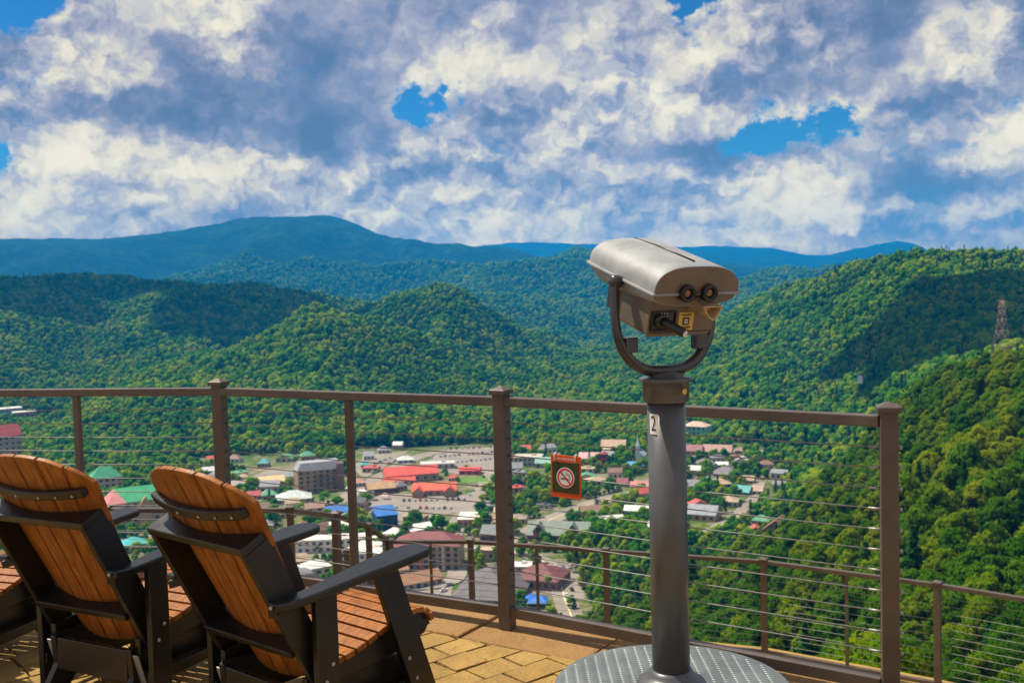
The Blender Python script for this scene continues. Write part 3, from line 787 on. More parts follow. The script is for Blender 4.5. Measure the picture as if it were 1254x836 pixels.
B('dark_lodge', 'dark lodge with green grey gable roof left of the middle post', 'building', 602, 664, 30, 9, 17, -16, 'gable', (0.18, 0.06, 0.05), (0.16, 0.17, 0.15), 1, 3, 9)
def dormers(t, W, D, H, rise):
    for sx in (-0.30, 0.24):
        dm = MB().prism([(-3.4, 0), (3.4, 0), (3.4, 3), (0, 7.0), (-3.4, 3)], 0, 9, lambda a, b, q: (W * sx + a, -D / 2 - .8 + q, H - 0.5 + b)).build('dormer', cm((0.30, 0.09, 0.07)), t)
        rr = MB()
        for sg in (-1, 1):
            vs = [(W * sx, -D / 2 - 1.4, H + 6.9), (W * sx, -D / 2 + 9, H + 6.9), (W * sx + sg * 4.2, -D / 2 + 9, H + 1.9), (W * sx + sg * 4.2, -D / 2 - 1.4, H + 1.9)]
            rr.add(vs + [(a, b, c + .35) for a, b, c in vs], [(0, 1, 2, 3), (4, 5, 6, 7), (0, 1, 5, 4), (1, 2, 6, 5), (2, 3, 7, 6), (3, 0, 4, 7)])
        rr.build('dormer_roof', cm((0.16, 0.20, 0.16)), dm)
        tf = Matrix.Translation((W * sx, -D / 2 - 1.0, H + 2.8)) @ Matrix.Rotation(math.pi / 2, 4, 'X')
        MB().lathe([(1.7, -.15), (1.7, .15)], 16, tf).build('round_window', GLASS, dm)
B('dormer_lodge', 'long lodge with green grey roof and round windowed red dormers', 'building', 683, 664, 78, 9, 18, -8, 'gable', (0.25, 0.085, 0.065), (0.20, 0.24, 0.19), 1, 8, 13, extra=dormers)
B('stone_inn', 'flat roofed stone inn with teal side below the far wood', 'building', 646, 571, 34, 11, 18, -8, 'flat', (0.38, 0.33, 0.26), (0.50, 0.44, 0.34), 2, 6)
B('teal_hall', 'low hall with pale teal roof beside the flat stone inn', 'building', 672, 573, 34, 6, 14, -6, 'gable', (0.30, 0.28, 0.22), (0.22, 0.40, 0.32), 1, 4, 6)
B('red_tower_house', 'narrow dark red tower house among the trees behind the sign', 'house', 738, 573, 10, 17, 9, -8, 'flat', (0.36, 0.035, 0.05), (0.30, 0.06, 0.06), 3, 2)
B('pink_house', 'white house with pink roof left of the dark red tower', 'house', 721, 567, 24, 6, 12, -6, 'gable', (0.58, 0.52, 0.46), (0.62, 0.36, 0.36), 1, 3, 6)
B('tan_roof_barn', 'big building with wide tan roof at the edge of the far wood', 'building', 750, 556, 30, 6, 18, -10, 'gable', (0.32, 0.22, 0.15), (0.48, 0.32, 0.20), 1, 4, 10)
def spire(t, W, D, H, rise):
    tw = MB().box((0, -D / 2 + 1.2, H * .5 + 5), (3.6, 3.6, H + 10)).build('steeple', cm((0.74, 0.72, 0.68)), t)
    MB().lathe([(2.4, H + 10), (0.05, H + 19)], 4, Matrix.Translation((0, -D / 2 + 1.2, 0)) @ Matrix.Rotation(math.pi / 4, 4, 'Z'), smooth=False).build('spire', cm((0.70, 0.70, 0.70)), tw)
B('church', 'white church with pointed steeple left of the viewer pole', 'church', 781, 566, 13, 7, 18, -12, 'gable', (0.72, 0.70, 0.66), (0.30, 0.36, 0.44), 1, 2, 5, along=False, extra=spire)
B('blue_canopy_store', 'low store with bright blue roof in front of the white church', 'shop', 779, 573, 22, 3, 9, -8, 'gable', (0.5, 0.5, 0.5), (0.08, 0.30, 0.62), 1, 4, 3.5)
B('pink_roof_cafe', 'small cafe with reddish pink roof beside the bending road', 'cafe', 783, 600, 22, 5, 11, -6, 'gable', (0.45, 0.30, 0.24), (0.58, 0.20, 0.16), 1, 3, 4)
# right of the pole
B('teal_hotel', 'three storey teal hotel with tan roof right of the viewer pole', 'hotel', 850, 539, 30, 17, 16, -22, 'hip', (0.20, 0.44, 0.38), (0.56, 0.38, 0.28), 3, 5, 5)
B('brown_row', 'row house with brown roof below the teal hotel', 'house', 846, 558, 26, 6, 14, -8, 'gable', (0.42, 0.22, 0.18), (0.30, 0.13, 0.11), 1, 4, 6)
B('rosy_row', 'long house with rosy brown roof right of the brown roofed row house', 'house', 878, 558, 34, 5, 14, -8, 'gable', (0.46, 0.30, 0.24), (0.44, 0.24, 0.20), 1, 5, 7)
B('slate_house', 'house with wide slate grey hipped roof among town trees', 'house', 887, 586, 32, 5, 17, -10, 'hip', (0.32, 0.25, 0.22), (0.19, 0.155, 0.175), 1, 4, 8)
B('white_shed', 'small white roofed shed above the slate roofed house', 'shed', 884, 572, 14, 3, 8, 0, 'gable', (0.6, 0.6, 0.58), (0.74, 0.72, 0.68), 1, 2, 2.5)
B('teal_cottage', 'cottage with one teal roof slope in the right hand trees', 'cottage', 907, 606, 20, 4, 12, -20, 'gable', (0.45, 0.30, 0.18), (0.10, 0.36, 0.34), 1, 3, 6)
B('beige_house', 'beige house with flat tan roof by the curving side street', 'house', 891, 621, 24, 7, 14, -6, 'hip', (0.52, 0.42, 0.30), (0.42, 0.30, 0.20), 1, 4, 5)
B('grey_garage', 'orange tan house with plain grey roof close to the pole', 'house', 858, 638, 36, 8, 17, -16, 'gable', (0.50, 0.30, 0.14), (0.26, 0.26, 0.28), 1, 4, 9)
B('cream_cottage', 'tiny cream cottage at the foot of the right hill', 'cottage', 927, 606, 13, 5, 9, -10, 'gable', (0.52, 0.42, 0.30), (0.46, 0.32, 0.22), 1, 2, 5)
B('far_garage', 'plain grey roofed house half hidden left of the beige house', 'house', 848, 600, 18, 5, 11, -6, 'gable', (0.48, 0.40, 0.30), (0.24, 0.22, 0.24), 1, 2, 6)
def on_slope(px, py, r):
    q = ray(px, py); h = math.hypot(q[0], q[1]); return 1.6 + r * q[2] / h
B('hillside_house', 'brown timber house with steep gables on the near wooded slope', 'house', 950, 668, 36, 16, 13, -14, 'gable', (0.30, 0.17, 0.12), (0.23, 0.12, 0.085), 2, 4, 14, z=on_slope(950, 668, 455), along=False)
B('grey_cabin', 'small pale grey cabin peeking from the slope left of the end post', 'cabin', 996, 622, 12, 8, 8, -10, 'gable', (0.46, 0.44, 0.44), (0.30, 0.26, 0.24), 1, 2, 5, z=on_slope(996, 622, 520))
B('white_lookout', 'tiny white tower house standing out of the right hand wood', 'tower', 1053, 468, 5, 8, 4, -10, 'flat', (0.74, 0.72, 0.70), (0.16, 0.15, 0.15), 2, 1, z=on_slope(1053, 471, 985), win=False)
# left edge
B('red_roof_hotel', 'tan many windowed hotel with dark red roof at the left edge', 'hotel', 6, 566, 38, 29, 18, 18, 'gable', (0.42, 0.30, 0.20), (0.40, 0.055, 0.05), 5, 6, 11)
B('white_plant', 'long blue white works hall with white roof far left', 'works', 4, 512, 40, 10, 20, 10, 'flat', (0.18, 0.27, 0.42), (0.72, 0.68, 0.62), 1, 6)
B('brick_works', 'red brick works with white flat roof right of the blue white hall', 'works', 31, 512, 24, 7, 16, 8, 'flat', (0.34, 0.15, 0.12), (0.74, 0.70, 0.62), 1, 4)
B('white_sheds', 'group of white roofed sheds at the edge of the left wood', 'works', 58, 503, 34, 4, 20, 8, 'flat', (0.45, 0.38, 0.42), (0.74, 0.72, 0.70), 1, 5)
B('green_roof_inn', 'tan inn with steep green roof between the first two chairs', 'hotel', 132, 604, 34, 18, 16, 12, 'hip', (0.48, 0.33, 0.22), GREENR, 3, 5, 12)
def red_wing(t, W, D, H, rise):
    MB().box((-W * .5, 0.5, H * .5), (W * .34, D * 1.1, H * .96)).build('side_wing', cm((0.50, 0.25, 0.17)), t)
    w = W * .17 + .6; vs = [(-W * .5 - w, -D * .6, H), (-W * .5 + w, -D * .6, H), (-W * .5 + w, D * .6, H), (-W * .5 - w, D * .6, H), (-W * .5, -D * .1, H + rise), (-W * .5, D * .1, H + rise)]
    MB().add(vs, [(3, 2, 1, 0), (0, 1, 4), (1, 2, 5, 4), (2, 3, 5), (3, 0, 4, 5)]).build('wing_roof', cm((0.62, 0.22, 0.20), 0.7), t)
    MB().prism([(-5, 0), (5, 0), (5, H * .8), (0, H + 3), (-5, H * .8)], 0, 3, lambda a, b, q: (W * .05 + a, -D / 2 - 2.4 + q, b)).build('entrance_gable', cm((0.46, 0.29, 0.15)), t)
B('two_roof_hotel', 'tan hotel with bright green main roof and salmon wing roof', 'hotel', 176, 648, 56, 34, 20, 10, 'gable', (0.50, 0.34, 0.22), (0.05, 0.38, 0.15), 4, 7, 14, extra=red_wing)
B('teal_roof_lodge', 'small lodge with teal roof below the two roofed hotel', 'lodge', 165, 676, 26, 9, 14, 6, 'hip', (0.24, 0.16, 0.12), (0.04, 0.38, 0.38), 1, 3, 7)
B('riverside_motel', 'brown motel with low dark roof under the two roofed hotel', 'motel', 205, 668, 34, 9, 16, 8, 'hip', (0.30, 0.20, 0.14), (0.14, 0.12, 0.12), 1, 4, 6)
B('umber_inn', 'dark brown inn with hipped roof below the cream motel', 'inn', 296, 622, 30, 9, 16, 6, 'hip', (0.24, 0.14, 0.09), (0.16, 0.10, 0.08), 2, 4, 6)
B('pale_shop', 'pale pink shop beside the street left of the tall hotel', 'shop', 290, 600, 22, 6, 12, 4, 'gable', (0.52, 0.38, 0.33), (0.42, 0.30, 0.28), 1, 3, 4)
B('yellow_house', 'yellow house with brown roof between trees at the far street', 'house', 262, 594, 18, 6, 11, 8, 'gable', (0.55, 0.40, 0.16), (0.26, 0.15, 0.09), 1, 2, 5)
# small houses between the bigger ones
SMALL = [
 ('small white house with grey roof in the trees right of the cream motel', 356, 588, 15, 5, 10, 4, (.6, .57, .5), (.30, .30, .31)),
 ('small red roofed house on the street left of the green roofed shop', 312, 612, 15, 5, 10, 8, (.46, .36, .26), (.46, .08, .06)),
 ('small brown house below the green roofed shop', 322, 628, 17, 6, 10, 4, (.36, .23, .14), (.20, .11, .08)),
 ('small tan house with orange brown roof left of the street house', 352, 634, 16, 6, 10, 10, (.48, .35, .22), (.44, .20, .10)),
 ('little house with salmon roof at the plaza street corner', 441, 596, 14, 5, 9, 12, (.5, .42, .33), (.55, .24, .18)),
 ('little white chalet at the upper end of the far street', 452, 563, 13, 5, 9, 8, (.66, .63, .58), (.34, .33, .34)),
 ('little grey roofed house at the upper edge of the far street', 470, 555, 14, 4, 9, 4, (.48, .44, .38), (.24, .24, .26)),
 ('little teal roofed stand by the far street', 447, 573, 10, 4, 7, 4, (.5, .48, .42), (.08, .40, .36)),
 ('low white office with blue edge beside the far lot', 497, 567, 20, 4, 10, 2, (.36, .42, .52), (.62, .62, .58)),
 ('small red sign roofed snack bar between the two red halls', 555, 589, 12, 4, 7, -8, (.55, .48, .40), (.60, .06, .05)),
 ('small brick house with tan roof right of the white flat store', 611, 633, 13, 6, 9, -10, (.38, .18, .12), (.46, .33, .20)),
 ('narrow purple grey house beside the side street', 600, 624, 11, 5, 9, -8, (.40, .36, .40), (.22, .19, .23)),
 ('tan house with stone chimney left of the dormer lodge', 634, 641, 20, 6, 11, -8, (.42, .32, .22), (.30, .22, .17)),
 ('small cream house beside the bending road behind the sign', 700, 612, 14, 5, 10, -6, (.56, .47, .34), (.40, .30, .22)),
 ('small house with maroon roof by the road left of the pink roofed cafe', 762, 596, 13, 5, 9, -8, (.46, .38, .30), (.26, .07, .07)),
 ('purple roofed house right of the pole under the brown row', 862, 572, 20, 5, 11, -8, (.44, .33, .28), (.24, .15, .20)),
 ('small pink house right of the rosy row house', 906, 556, 12, 4, 9, -8, (.54, .34, .30), (.34, .20, .17)),
 ('small white house with dark roof behind the slate roofed house', 869, 590, 12, 4, 9, -8, (.60, .58, .53), (.16, .15, .16)),
 ('small tan cottage above the teal roofed cottage', 916, 592, 13, 4, 9, -12, (.5, .38, .25), (.36, .25, .17)),
]
for lab_, px_, py_, w_, h_, D_, yw_, wc_, rc_ in SMALL:
    B('house' if 'house' in lab_ else 'small_building', lab_, 'house' if 'house' in lab_ or 'cottage' in lab_ or 'chalet' in lab_ else 'building', px_, py_, w_, h_, D_, yw_, 'gable' if w_ % 2 else 'hip', wc_, rc_, 1, 3, 4.5)
# the rest of the crowded town: small buildings on whatever ground is still free
ir = np.random.default_rng(21)
PAL = [('grey', (.24, .235, .24)), ('brown', (.24, .13, .08)), ('tan', (.46, .33, .20)), ('white', (.70, .67, .61)), ('red', (.50, .09, .06)), ('teal', (.08, .34, .32)), ('dark', (.09, .085, .09)), ('green', (.10, .30, .15))]
WALLS = [(.55, .46, .34), (.42, .30, .20), (.62, .58, .52), (.36, .24, .16), (.50, .36, .30)]
placed = 0
for _t in range(4000):
    if placed >= 95: break
    px_, py_ = ir.uniform(225, 955), ir.uniform(549, 735)
    if 500 < px_ < 620 and 545 < py_ < 582: continue
    if px_ > 600 and py_ > 660 and px_ > 640: continue
    if px_ > 700 and ir.random() < .45: continue
    f_ = gp(px_, py_); tz = terrain_z(np.array([f_[0]]), np.array([f_[1]]))[0]
    if tz > VALLEY + .5 or math.hypot(f_[0], f_[1]) < 505: continue
    wm = ir.uniform(9, 17); dm = wm * ir.uniform(.6, .9)
    yw_ = ir.uniform(-30, 30)
    if any((f_[0] - q[0]) ** 2 + (f_[1] + dm / 2 - q[1]) ** 2 < (max(q[4], q[5]) * .95 + wm * .62 + 1) ** 2 for q in FOOT): continue
    if any(min((Q_[i][0] - f_[0]) ** 2 + (Q_[i][1] - f_[1] - dm / 2) ** 2 for i in range(len(Q_))) < (wm * .5 + 9) ** 2 for Q_ in ROADS): continue
    if any((f_[0] - c_[0]) ** 2 + (f_[1] - c_[1]) ** 2 < 15 ** 2 for c_ in [gp(a, b) for a, b in ((550, 612), (520, 612), (510, 621), (490, 621), (540, 621))]): continue
    s_ = math.hypot(f_[0], f_[1]) / FPX
    rn_, rc_ = PAL[int(ir.choice(8, p=[.2, .18, .18, .16, .1, .05, .08, .05]))]
    kind_ = ['gable', 'hip', 'flat'][int(ir.choice(3, p=[.5, .25, .25]))]
    o_ = B('small_building', f'small {rn_} roofed building packed into the valley town', 'building', px_, py_, wm / s_, ir.uniform(3.2, 6.5) / s_, dm, yw_, kind_, WALLS[int(ir.integers(0, 5))], rc_, 1, 3, ir.uniform(2, 4) / s_, along=bool(ir.random() < .7))
    o_['group'] = f'small {rn_} roofed buildings in the town'; placed += 1
# tents and an event canopy
def canopy(label, px, py, wpx, col, name='event_canopy'):
    f = gp(px, py); s = math.hypot(f[0], f[1]) / FPX; w = wpx * s
    t = tag(empty(name, (f[0], f[1], VALLEY), -0.1), label, 'canopy')
    FOOT.append((f[0], f[1], w * .6, 0, w / 2, w / 2))
    h = 3.2
    MB().add([(-w/2, -w*.4, h), (w/2, -w*.4, h), (w/2, w*.4, h), (-w/2, w*.4, h), (-w*.2, 0, h + w*.28), (w*.22, 0, h + w*.22)], [(0, 1, 5, 4), (1, 2, 5), (2, 3, 4, 5), (3, 0, 4), (3, 2, 1, 0)]).build('roof_sheet', cm(col, .6, .1), t)
    for i in (-1, 1):
        for j in (-1, 1): MB().tube([(i*w*.47, j*w*.37, -.3), (i*w*.47, j*w*.37, h)], .12, 6).build('pole', cm((.4, .4, .4)), t)
canopy('bright blue event canopy beside the big grey hall', 656, 742, 30, (0.02, 0.17, 0.66))
canopy('white market tent on the plaza near the timber lodge', 444, 607, 13, (0.74, 0.72, 0.66), 'market_tent')
canopy('pink striped market tent beside the white tent', 472, 611, 10, (0.62, 0.38, 0.32), 'market_tent')
canopy('pale green market tent between street trees and the plaza', 428, 602, 10, (0.42, 0.56, 0.46), 'market_tent')

# --- cars
def car_mesh(col):
    mb = MB()
    body = [(-2.25, .35), (2.2, .35), (2.25, .75), (1.35, .95), (-2.15, 1.0), (-2.3, .7)]
    mb.prism(body, -.88, .88, lambda a, b, q: (a, q, b), 0)
    cab = [(-1.75, .98), (1.15, .93), (.45, 1.48), (-1.2, 1.5)]
    mb.prism(cab, -.74, .74, lambda a, b, q: (a, q, b), 1)
    mb.prism([(-1.25, 1.485), (.48, 1.47), (.40, 1.54), (-1.15, 1.55)], -.72, .72, lambda a, b, q: (a, q, b), 0)
    for x in (-1.4, 1.4):
        for y in (-.8, .8):
            mb.lathe([(.34, -.11), (.34, .11)], 10, Matrix.Translation((x, y, .34)) @ Matrix.Rotation(math.pi / 2, 4, 'X'), 2, False)
    return mb.mesh('parked_car', [cm(col, .3, .05), GLASS, cm((.02, .02, .02))])
CARS = [('white', (.72, .72, .70)), ('dark blue', (.03, .06, .16)), ('red', (.50, .03, .03)), ('silver', (.38, .40, .42)), ('black', (.02, .02, .025))]
cmesh = {n: car_mesh(c) for n, c in CARS}
def car(px, py, heading, kind, label=None, group='cars parked around the valley town', where='parked in a town lot', z=0.5):
    p = gp(px, py, VALLEY + z)
    o = bpy.data.objects.new('parked_car', cmesh[kind]); COL.objects.link(o)
    o.location = (p[0], p[1], VALLEY + z); o.rotation_euler = (0, 0, heading)
    FOOT.append((p[0], p[1], 3, 0, 3, 3))
    tag(o, label or f'{kind} car {where}', 'car', group)
crs = np.random.default_rng(5)
kinds = [n for n, _ in CARS]
def car_row(p0, p1, n, heading, where):
    for t in np.linspace(0, 1, n):
        if crs.random() < 0.14: continue
        car(p0[0] + (p1[0] - p0[0]) * t, p0[1] + (p1[1] - p0[1]) * t, heading + crs.normal(0, .05), kinds[crs.choice(5, p=[.38, .17, .12, .2, .13])], where=where)
car_row((520, 569), (600, 562), 15, 1.4, 'parked in the far town lot')
car_row((528, 560), (608, 553), 15, 1.4, 'parked in the far town lot')
car_row((545, 550), (608, 547), 10, 1.4, 'parked in the far town lot')
car_row((488, 613), (568, 611), 13, 1.5, 'parked along the plaza')
car_row((470, 621), (552, 622), 12, 1.5, 'parked along the plaza')
car_row((436, 577), (478, 561), 8, 0.5, 'parked on the lot beside the far street')
car_row((450, 582), (484, 564), 6, 0.5, 'parked on the lot beside the far street')
car_row((575, 606), (592, 584), 5, 1.9, 'parked beside the side street')
car_row((665, 651), (700, 653), 5, 1.4, 'parked by the dormer lodge')
car_row((676, 642), (706, 645), 5, 1.4, 'parked by the dormer lodge')
car_row((262, 604), (318, 590), 8, .3, 'parked left of the tall hotel')
car_row((345, 664), (352, 692), 3, 1.3, 'parked before the white motel')
car_row((530, 737), (550, 716), 4, .7, 'parked by the tan roofed row')
car_row((672, 694), (706, 694), 5, 1.5, 'parked by the maroon roofed shop')
car(733, 614, .25, 'silver', 'silver car driving on the bending road', None, )
car(746, 617, .25, 'white', 'first white car on the bending road', None)
car(755, 613, .25, 'dark blue', 'dark blue car on the bending road', None)
car(693, 729, 1.75, 'white', 'white car driving up the lower road', None)
car(700, 722, 1.75, 'black', 'black car waiting on the lower road', None)
car(703, 734, 1.75, 'silver', 'silver car at the kerb of the lower road', None)
car(391, 671, .2, 'red', 'bright red car in front of the white motel', None)

# ------------------------------------------------------------------ trees
def crown_mesh(name, seed, height, rad, z0, nlobes, nleaf, leaf, conifer=False, core=True, mat='leaf'):
    r = np.random.default_rng(seed)
    vs, fs, nr = [], [], []
    ctr = np.array([0, 0, z0 + (height - z0) * 0.5])
    if conifer:
        t = r.random(nleaf) ** 0.75
        zz = z0 + (height - z0) * t
        rr = rad * (1 - t) ** 0.85 * (0.75 + 0.35 * np.sin(t * 40 + r.random(nleaf)))
        a = r.random(nleaf) * 6.283
        rr = rr * np.sqrt(0.25 + 0.75 * r.random(nleaf))
        P = np.stack([rr * np.cos(a), rr * np.sin(a), zz], -1)
        N = np.stack([np.cos(a), np.sin(a), np.full(nleaf, 0.35)], -1)
    else:
        L = []
        for i in range(nlobes):
            a = i * 2.4 + r.normal(0, .4); q = math.sqrt((i + .5) / nlobes)
            hz = 1 - 0.75 * q ** 2 + r.normal(0, .10)
            lr = rad * (r.uniform(.30, .50) if nlobes < 20 else r.uniform(.17, .33))
            L.append((rad * .72 * q * math.cos(a), rad * .72 * q * math.sin(a), z0 + (height - z0 - lr) * (0.35 + 0.62 * hz), lr))
        for i in range(max(2, nlobes // 3)):
            a = r.random() * 6.28; lr = rad * r.uniform(.3, .42)
            L.append((rad * .55 * math.cos(a), rad * .55 * math.sin(a), z0 + lr * r.uniform(.5, 1.0), lr))
        L = np.array(L)
        w = L[:, 3] ** 2; k = r.choice(len(L), nleaf, p=w / w.sum())
        D = r.normal(size=(nleaf, 3)); D /= np.linalg.norm(D, axis=1)[:, None]
        D[:, 2] = np.where(r.random(nleaf) < .6, np.abs(D[:, 2]), D[:, 2])
        P = L[k, :3] + D * (L[k, 3] * ((0.80 + 0.32 * r.random(nleaf)) if nleaf < 1000 else (0.70 + 0.55 * r.random(nleaf) ** 1.5)))[:, None]
        N = D
    u = r.normal(size=(nleaf, 3))
    fn = N + r.normal(size=(nleaf, 3)) * .55; fn /= np.linalg.norm(fn, axis=1)[:, None]
    t1 = np.cross(fn, u); t1 /= np.linalg.norm(t1, axis=1)[:, None]; t2 = np.cross(fn, t1)
    sz = leaf * r.uniform(.6, 1.3, nleaf)[:, None]
    if conifer: t1 = N * 1.0; t1[:, 2] -= 0.5; t1 /= np.linalg.norm(t1, axis=1)[:, None]; t2 = np.cross(t1, [0, 0, 1.0]) * .55
    quad = np.stack([P - t1 * sz - t2 * sz * .6, P + t2 * sz * .8 - t1 * sz * .1, P + t1 * sz + t2 * sz * .5, P - t2 * sz * .8 + t1 * sz * .1], 1)
    gn = np.cross(quad[:, 2] - quad[:, 0], quad[:, 3] - quad[:, 1])
    flip = np.einsum('ij,ij->i', gn, N + .6 * (P - ctr) / np.linalg.norm(P - ctr, axis=1)[:, None]) < 0
    quad[flip] = quad[flip][:, ::-1]
    gn[flip] *= -1; fn = gn / (np.linalg.norm(gn, axis=1)[:, None] + 1e-9)
    vs = quad.reshape(-1, 3)
    nv = len(vs)
    fs = np.arange(nv).reshape(-1, 4)
    out = P - ctr; out[:, 2] *= 0.8; out /= (np.linalg.norm(out, axis=1)[:, None] + 1e-6)
    nn = N * .55 + out * .35 + fn * .35; nn /= np.linalg.norm(nn, axis=1)[:, None]
    NN = np.repeat(nn, 4, 0)
    faces = [tuple(f) for f in fs]
    verts = [tuple(v) for v in vs]; norms = [tuple(v) for v in NN]
    if core and not conifer:          # inner leaf mass of every lobe
        for (x, y, zc, lr) in L:
            bm = bmesh.new(); bmesh.ops.create_icosphere(bm, subdivisions=1 if nleaf < 400 else 2, radius=lr * (.84 if nleaf < 1000 else .74))
            o = len(verts)
            for v in bm.verts:
                n = v.co.normalized(); s = 1 + .22 * math.sin(v.co.x * 5 / lr + seed) * math.sin(v.co.y * 4.3 / lr + x) + .15 * r.normal()
                verts.append((x + v.co.x * s, y + v.co.y * s, zc + v.co.z * s)); norms.append(tuple(n))
            for f in bm.faces: faces.append(tuple(v.index + o for v in f.verts))
            bm.free()
    me = bpy.data.meshes.new(name)
    me.from_pydata(verts, [], faces)
    me.polygons.foreach_set('use_smooth', [True] * len(faces))
    me.normals_split_custom_set_from_vertices(norms)
    me.materials.append(MAT['needle'] if conifer else MAT[mat])
    return me
def trunk_mesh(name, seed, height, rad, limbs=5):
    r = random.Random(seed); mb = MB()
    pts = [(r.uniform(-.15, .15) * k, r.uniform(-.15, .15) * k, height * k / 5 - .8) for k in range(6)]
    mb.tube(pts, [rad * (1 - .75 * k / 5) for k in range(6)], 7)
    for i in range(limbs):
        k = 2 + i % 3; a = i * 2.4 + r.random(); p = Vector(pts[k]); L = height * .33
        e = p + Vector((math.cos(a) * L, math.sin(a) * L, L * .8)); md = (p + e) / 2 + Vector((0, 0, -.2))
        mb.tube([p, md, e], [rad * .4, rad * .28, rad * .1], 5)
    return mb.mesh(name, MAT['bark'])

HI = []   # detailed kinds: (name, crown, trunk, conifer)
for s in range(4):
    HI.append(('broadleaf_tree', crown_mesh('crown', 20 + s, 11.5 + s * .6, 4.6 - .15 * s, 2.2, 22 + 2 * s, 3600, .37), trunk_mesh('trunk', s, 8.5, .30), False))
HI.append(('conifer_tree', crown_mesh('crown', 31, 15, 3.2, 1.2, 0, 1500, .62, True), trunk_mesh('trunk', 9, 14, .26, 0), True))
SLOPE_ = [crown_mesh('crown', 120 + s, 11.5 + s * .5, 4.6, 1.8, 30 + 3 * s, 4200, .36, mat='leaf_near') for s in range(3)]
FINE = [crown_mesh('crown', 90 + s, 11.5, 4.6, 1.5, 38, 12000, .22, mat='leaf_near') for s in range(2)]
LO = [crown_mesh('crown', 50 + s, 11 + s * .7, 4.8, 1.5, 6 + s, 240, .85) for s in range(4)]
LO.append(crown_mesh('crown', 61, 15, 3.0, 1.0, 0, 240, 1.15, True))

# scatter: jittered rings, denser near, thinner far
pts = []
tr = np.random.default_rng(3)
r = 45.0
while r < 6300:
    sp = 6.0 if r < 560 else 7.2 if r < 1500 else (8.0 if r < 2400 else (9.5 if r < 3300 else (17.0 if r < 6500 else 24.0)))
    span = (-0.60, 0.62) if r > 300 else (-0.64, 0.72)
    n = int(r * (span[1] - span[0]) / sp)
    a = span[0] + (np.arange(n) + tr.random(n)) / n * (span[1] - span[0])
    rr = r + (tr.random(n) - .5) * sp
    pts.append(np.stack([np.sin(a) * rr, np.cos(a) * rr, rr, np.full(n, sp)], -1))
    r += sp * .92
pts = np.concatenate(pts)
z = terrain_z(pts[:, 0], pts[:, 1])
hid = hidden_by(pts[:, 0], pts[:, 1], z + 12)
val = (z < VALLEY + 1.5) & ((pts[:, 2] < 1035) | (627 + FPX * pts[:, 0] / pts[:, 1] < 80))
keep = (hid < np.maximum(10, pts[:, 2] * .006)) | (pts[:, 2] < 620)
# inside the flat town only scattered trees and small woods
dens = fbm(pts[:, 0] / 75 + 7, pts[:, 1] / 75, 41, 3)
edge = np.clip((pts[:, 2] - 780) / 260, 0, 1) * 0.10
az_ = np.arctan2(pts[:, 0], pts[:, 1]); pxx = 627 + FPX * np.tan(az_)
right = np.clip((pxx - 690) / 150, 0, 1) * np.clip((960 - pts[:, 2]) / 60, 0, 1)
leftw = np.clip((300 - pxx) / 100, 0, 1)
keep &= ~val | (dens + right * .17 + leftw * .14 + tr.random(len(pts)) * .2 > 0.545)
# project for the frame and for the plaza that stays open
pxs, pys, dep = project(np.stack([pts[:, 0], pts[:, 1], z], -1))
plaza = val & (pxs > 425) & (pxs < 612) & (pys < 612)
keep &= ~plaza
keep &= ~(val & (pxs > 480) & (pxs < 720) & (pys > 690) & (tr.random(len(pts)) < .8))
pts, z, val, pxs, pys, dep = pts[keep], z[keep], val[keep], pxs[keep], pys[keep], dep[keep]
# keep buildings, cars and roads clear
FOOTA = np.array([(f[0], f[1], f[2]) for f in FOOT])
ok = np.ones(len(pts), bool)
for fx, fy, fr, yaw, hw, hd in FOOT:
    dx, dy = pts[:, 0] - fx, pts[:, 1] - fy
    lx, ly = dx * math.cos(yaw) + dy * math.sin(yaw), -dx * math.sin(yaw) + dy * math.cos(yaw)
    ok &= ~((np.abs(lx) < hw + 3.2) & (np.abs(ly) < hd + 3.2))
    # a clear strip in front of a facade so that it shows
    ok &= ~((np.abs(lx) < hw * .9) & (ly < -hd) & (ly > -hd - 16))
for Q in ROADS:
    for q in Q[::1]:
        ok &= (pts[:, 0] - q[0]) ** 2 + (pts[:, 1] - q[1]) ** 2 > 11.5 ** 2
pts, z, val, pxs, pys, dep = pts[ok], z[ok], val[ok], pxs[ok], pys[ok], dep[ok]
# trees placed by hand between the town's buildings
HAND = [(508, 650, 1.25), (540, 655, 1.3), (527, 668, 1.2), (556, 662, 1.15), (498, 660, 1.0), (448, 622, 1.1), (462, 640, .9), (436, 640, 1.1), (404, 646, 1.0), (425, 650, 1.0),
        (352, 612, .8), (398, 618, 1.0), (590, 640, .9), (597, 634, .8), (612, 690, 1.1), (573, 655, .6), (655, 690, 1.1), (668, 668, .9), (632, 655, 1.1), (640, 680, 1.0), (706, 700, 1.1),
        (718, 720, 1.2), (728, 700, 1.0), (742, 690, 1.2), (760, 680, 1.3), (776, 670, 1.2), (750, 655, 1.2), (730, 668, 1.1), (725, 645, 1.0), (700, 745, .6), (672, 722, .7), (560, 590, .5), (556, 600, .5), (598, 606, 1.0), (606, 598, 1.0), (604, 615, .9), (592, 618, .8),
        (375, 672, .5), (382, 674, .5), (390, 676, .5), (545, 582, .6), (571, 575, .4)]
hp = np.array([[*gp(a, b)[:2], 0, 8] for a, b, s in HAND]); hp[:, 2] = np.hypot(hp[:, 0], hp[:, 1])
hs = np.array([s for _, _, s in HAND])
nscale = (tr.uniform(.55, 1.2, len(pts)) + (tr.random(len(pts)) < .10) * .3) * np.where(pts[:, 3] > 20, 2.3, np.where(pts[:, 3] > 15, 1.75, np.where(pts[:, 3] > 9, 1.2, 1.0)))
nscale *= np.where((pts[:, 2] < 560) & ~val, .84, 1.0)
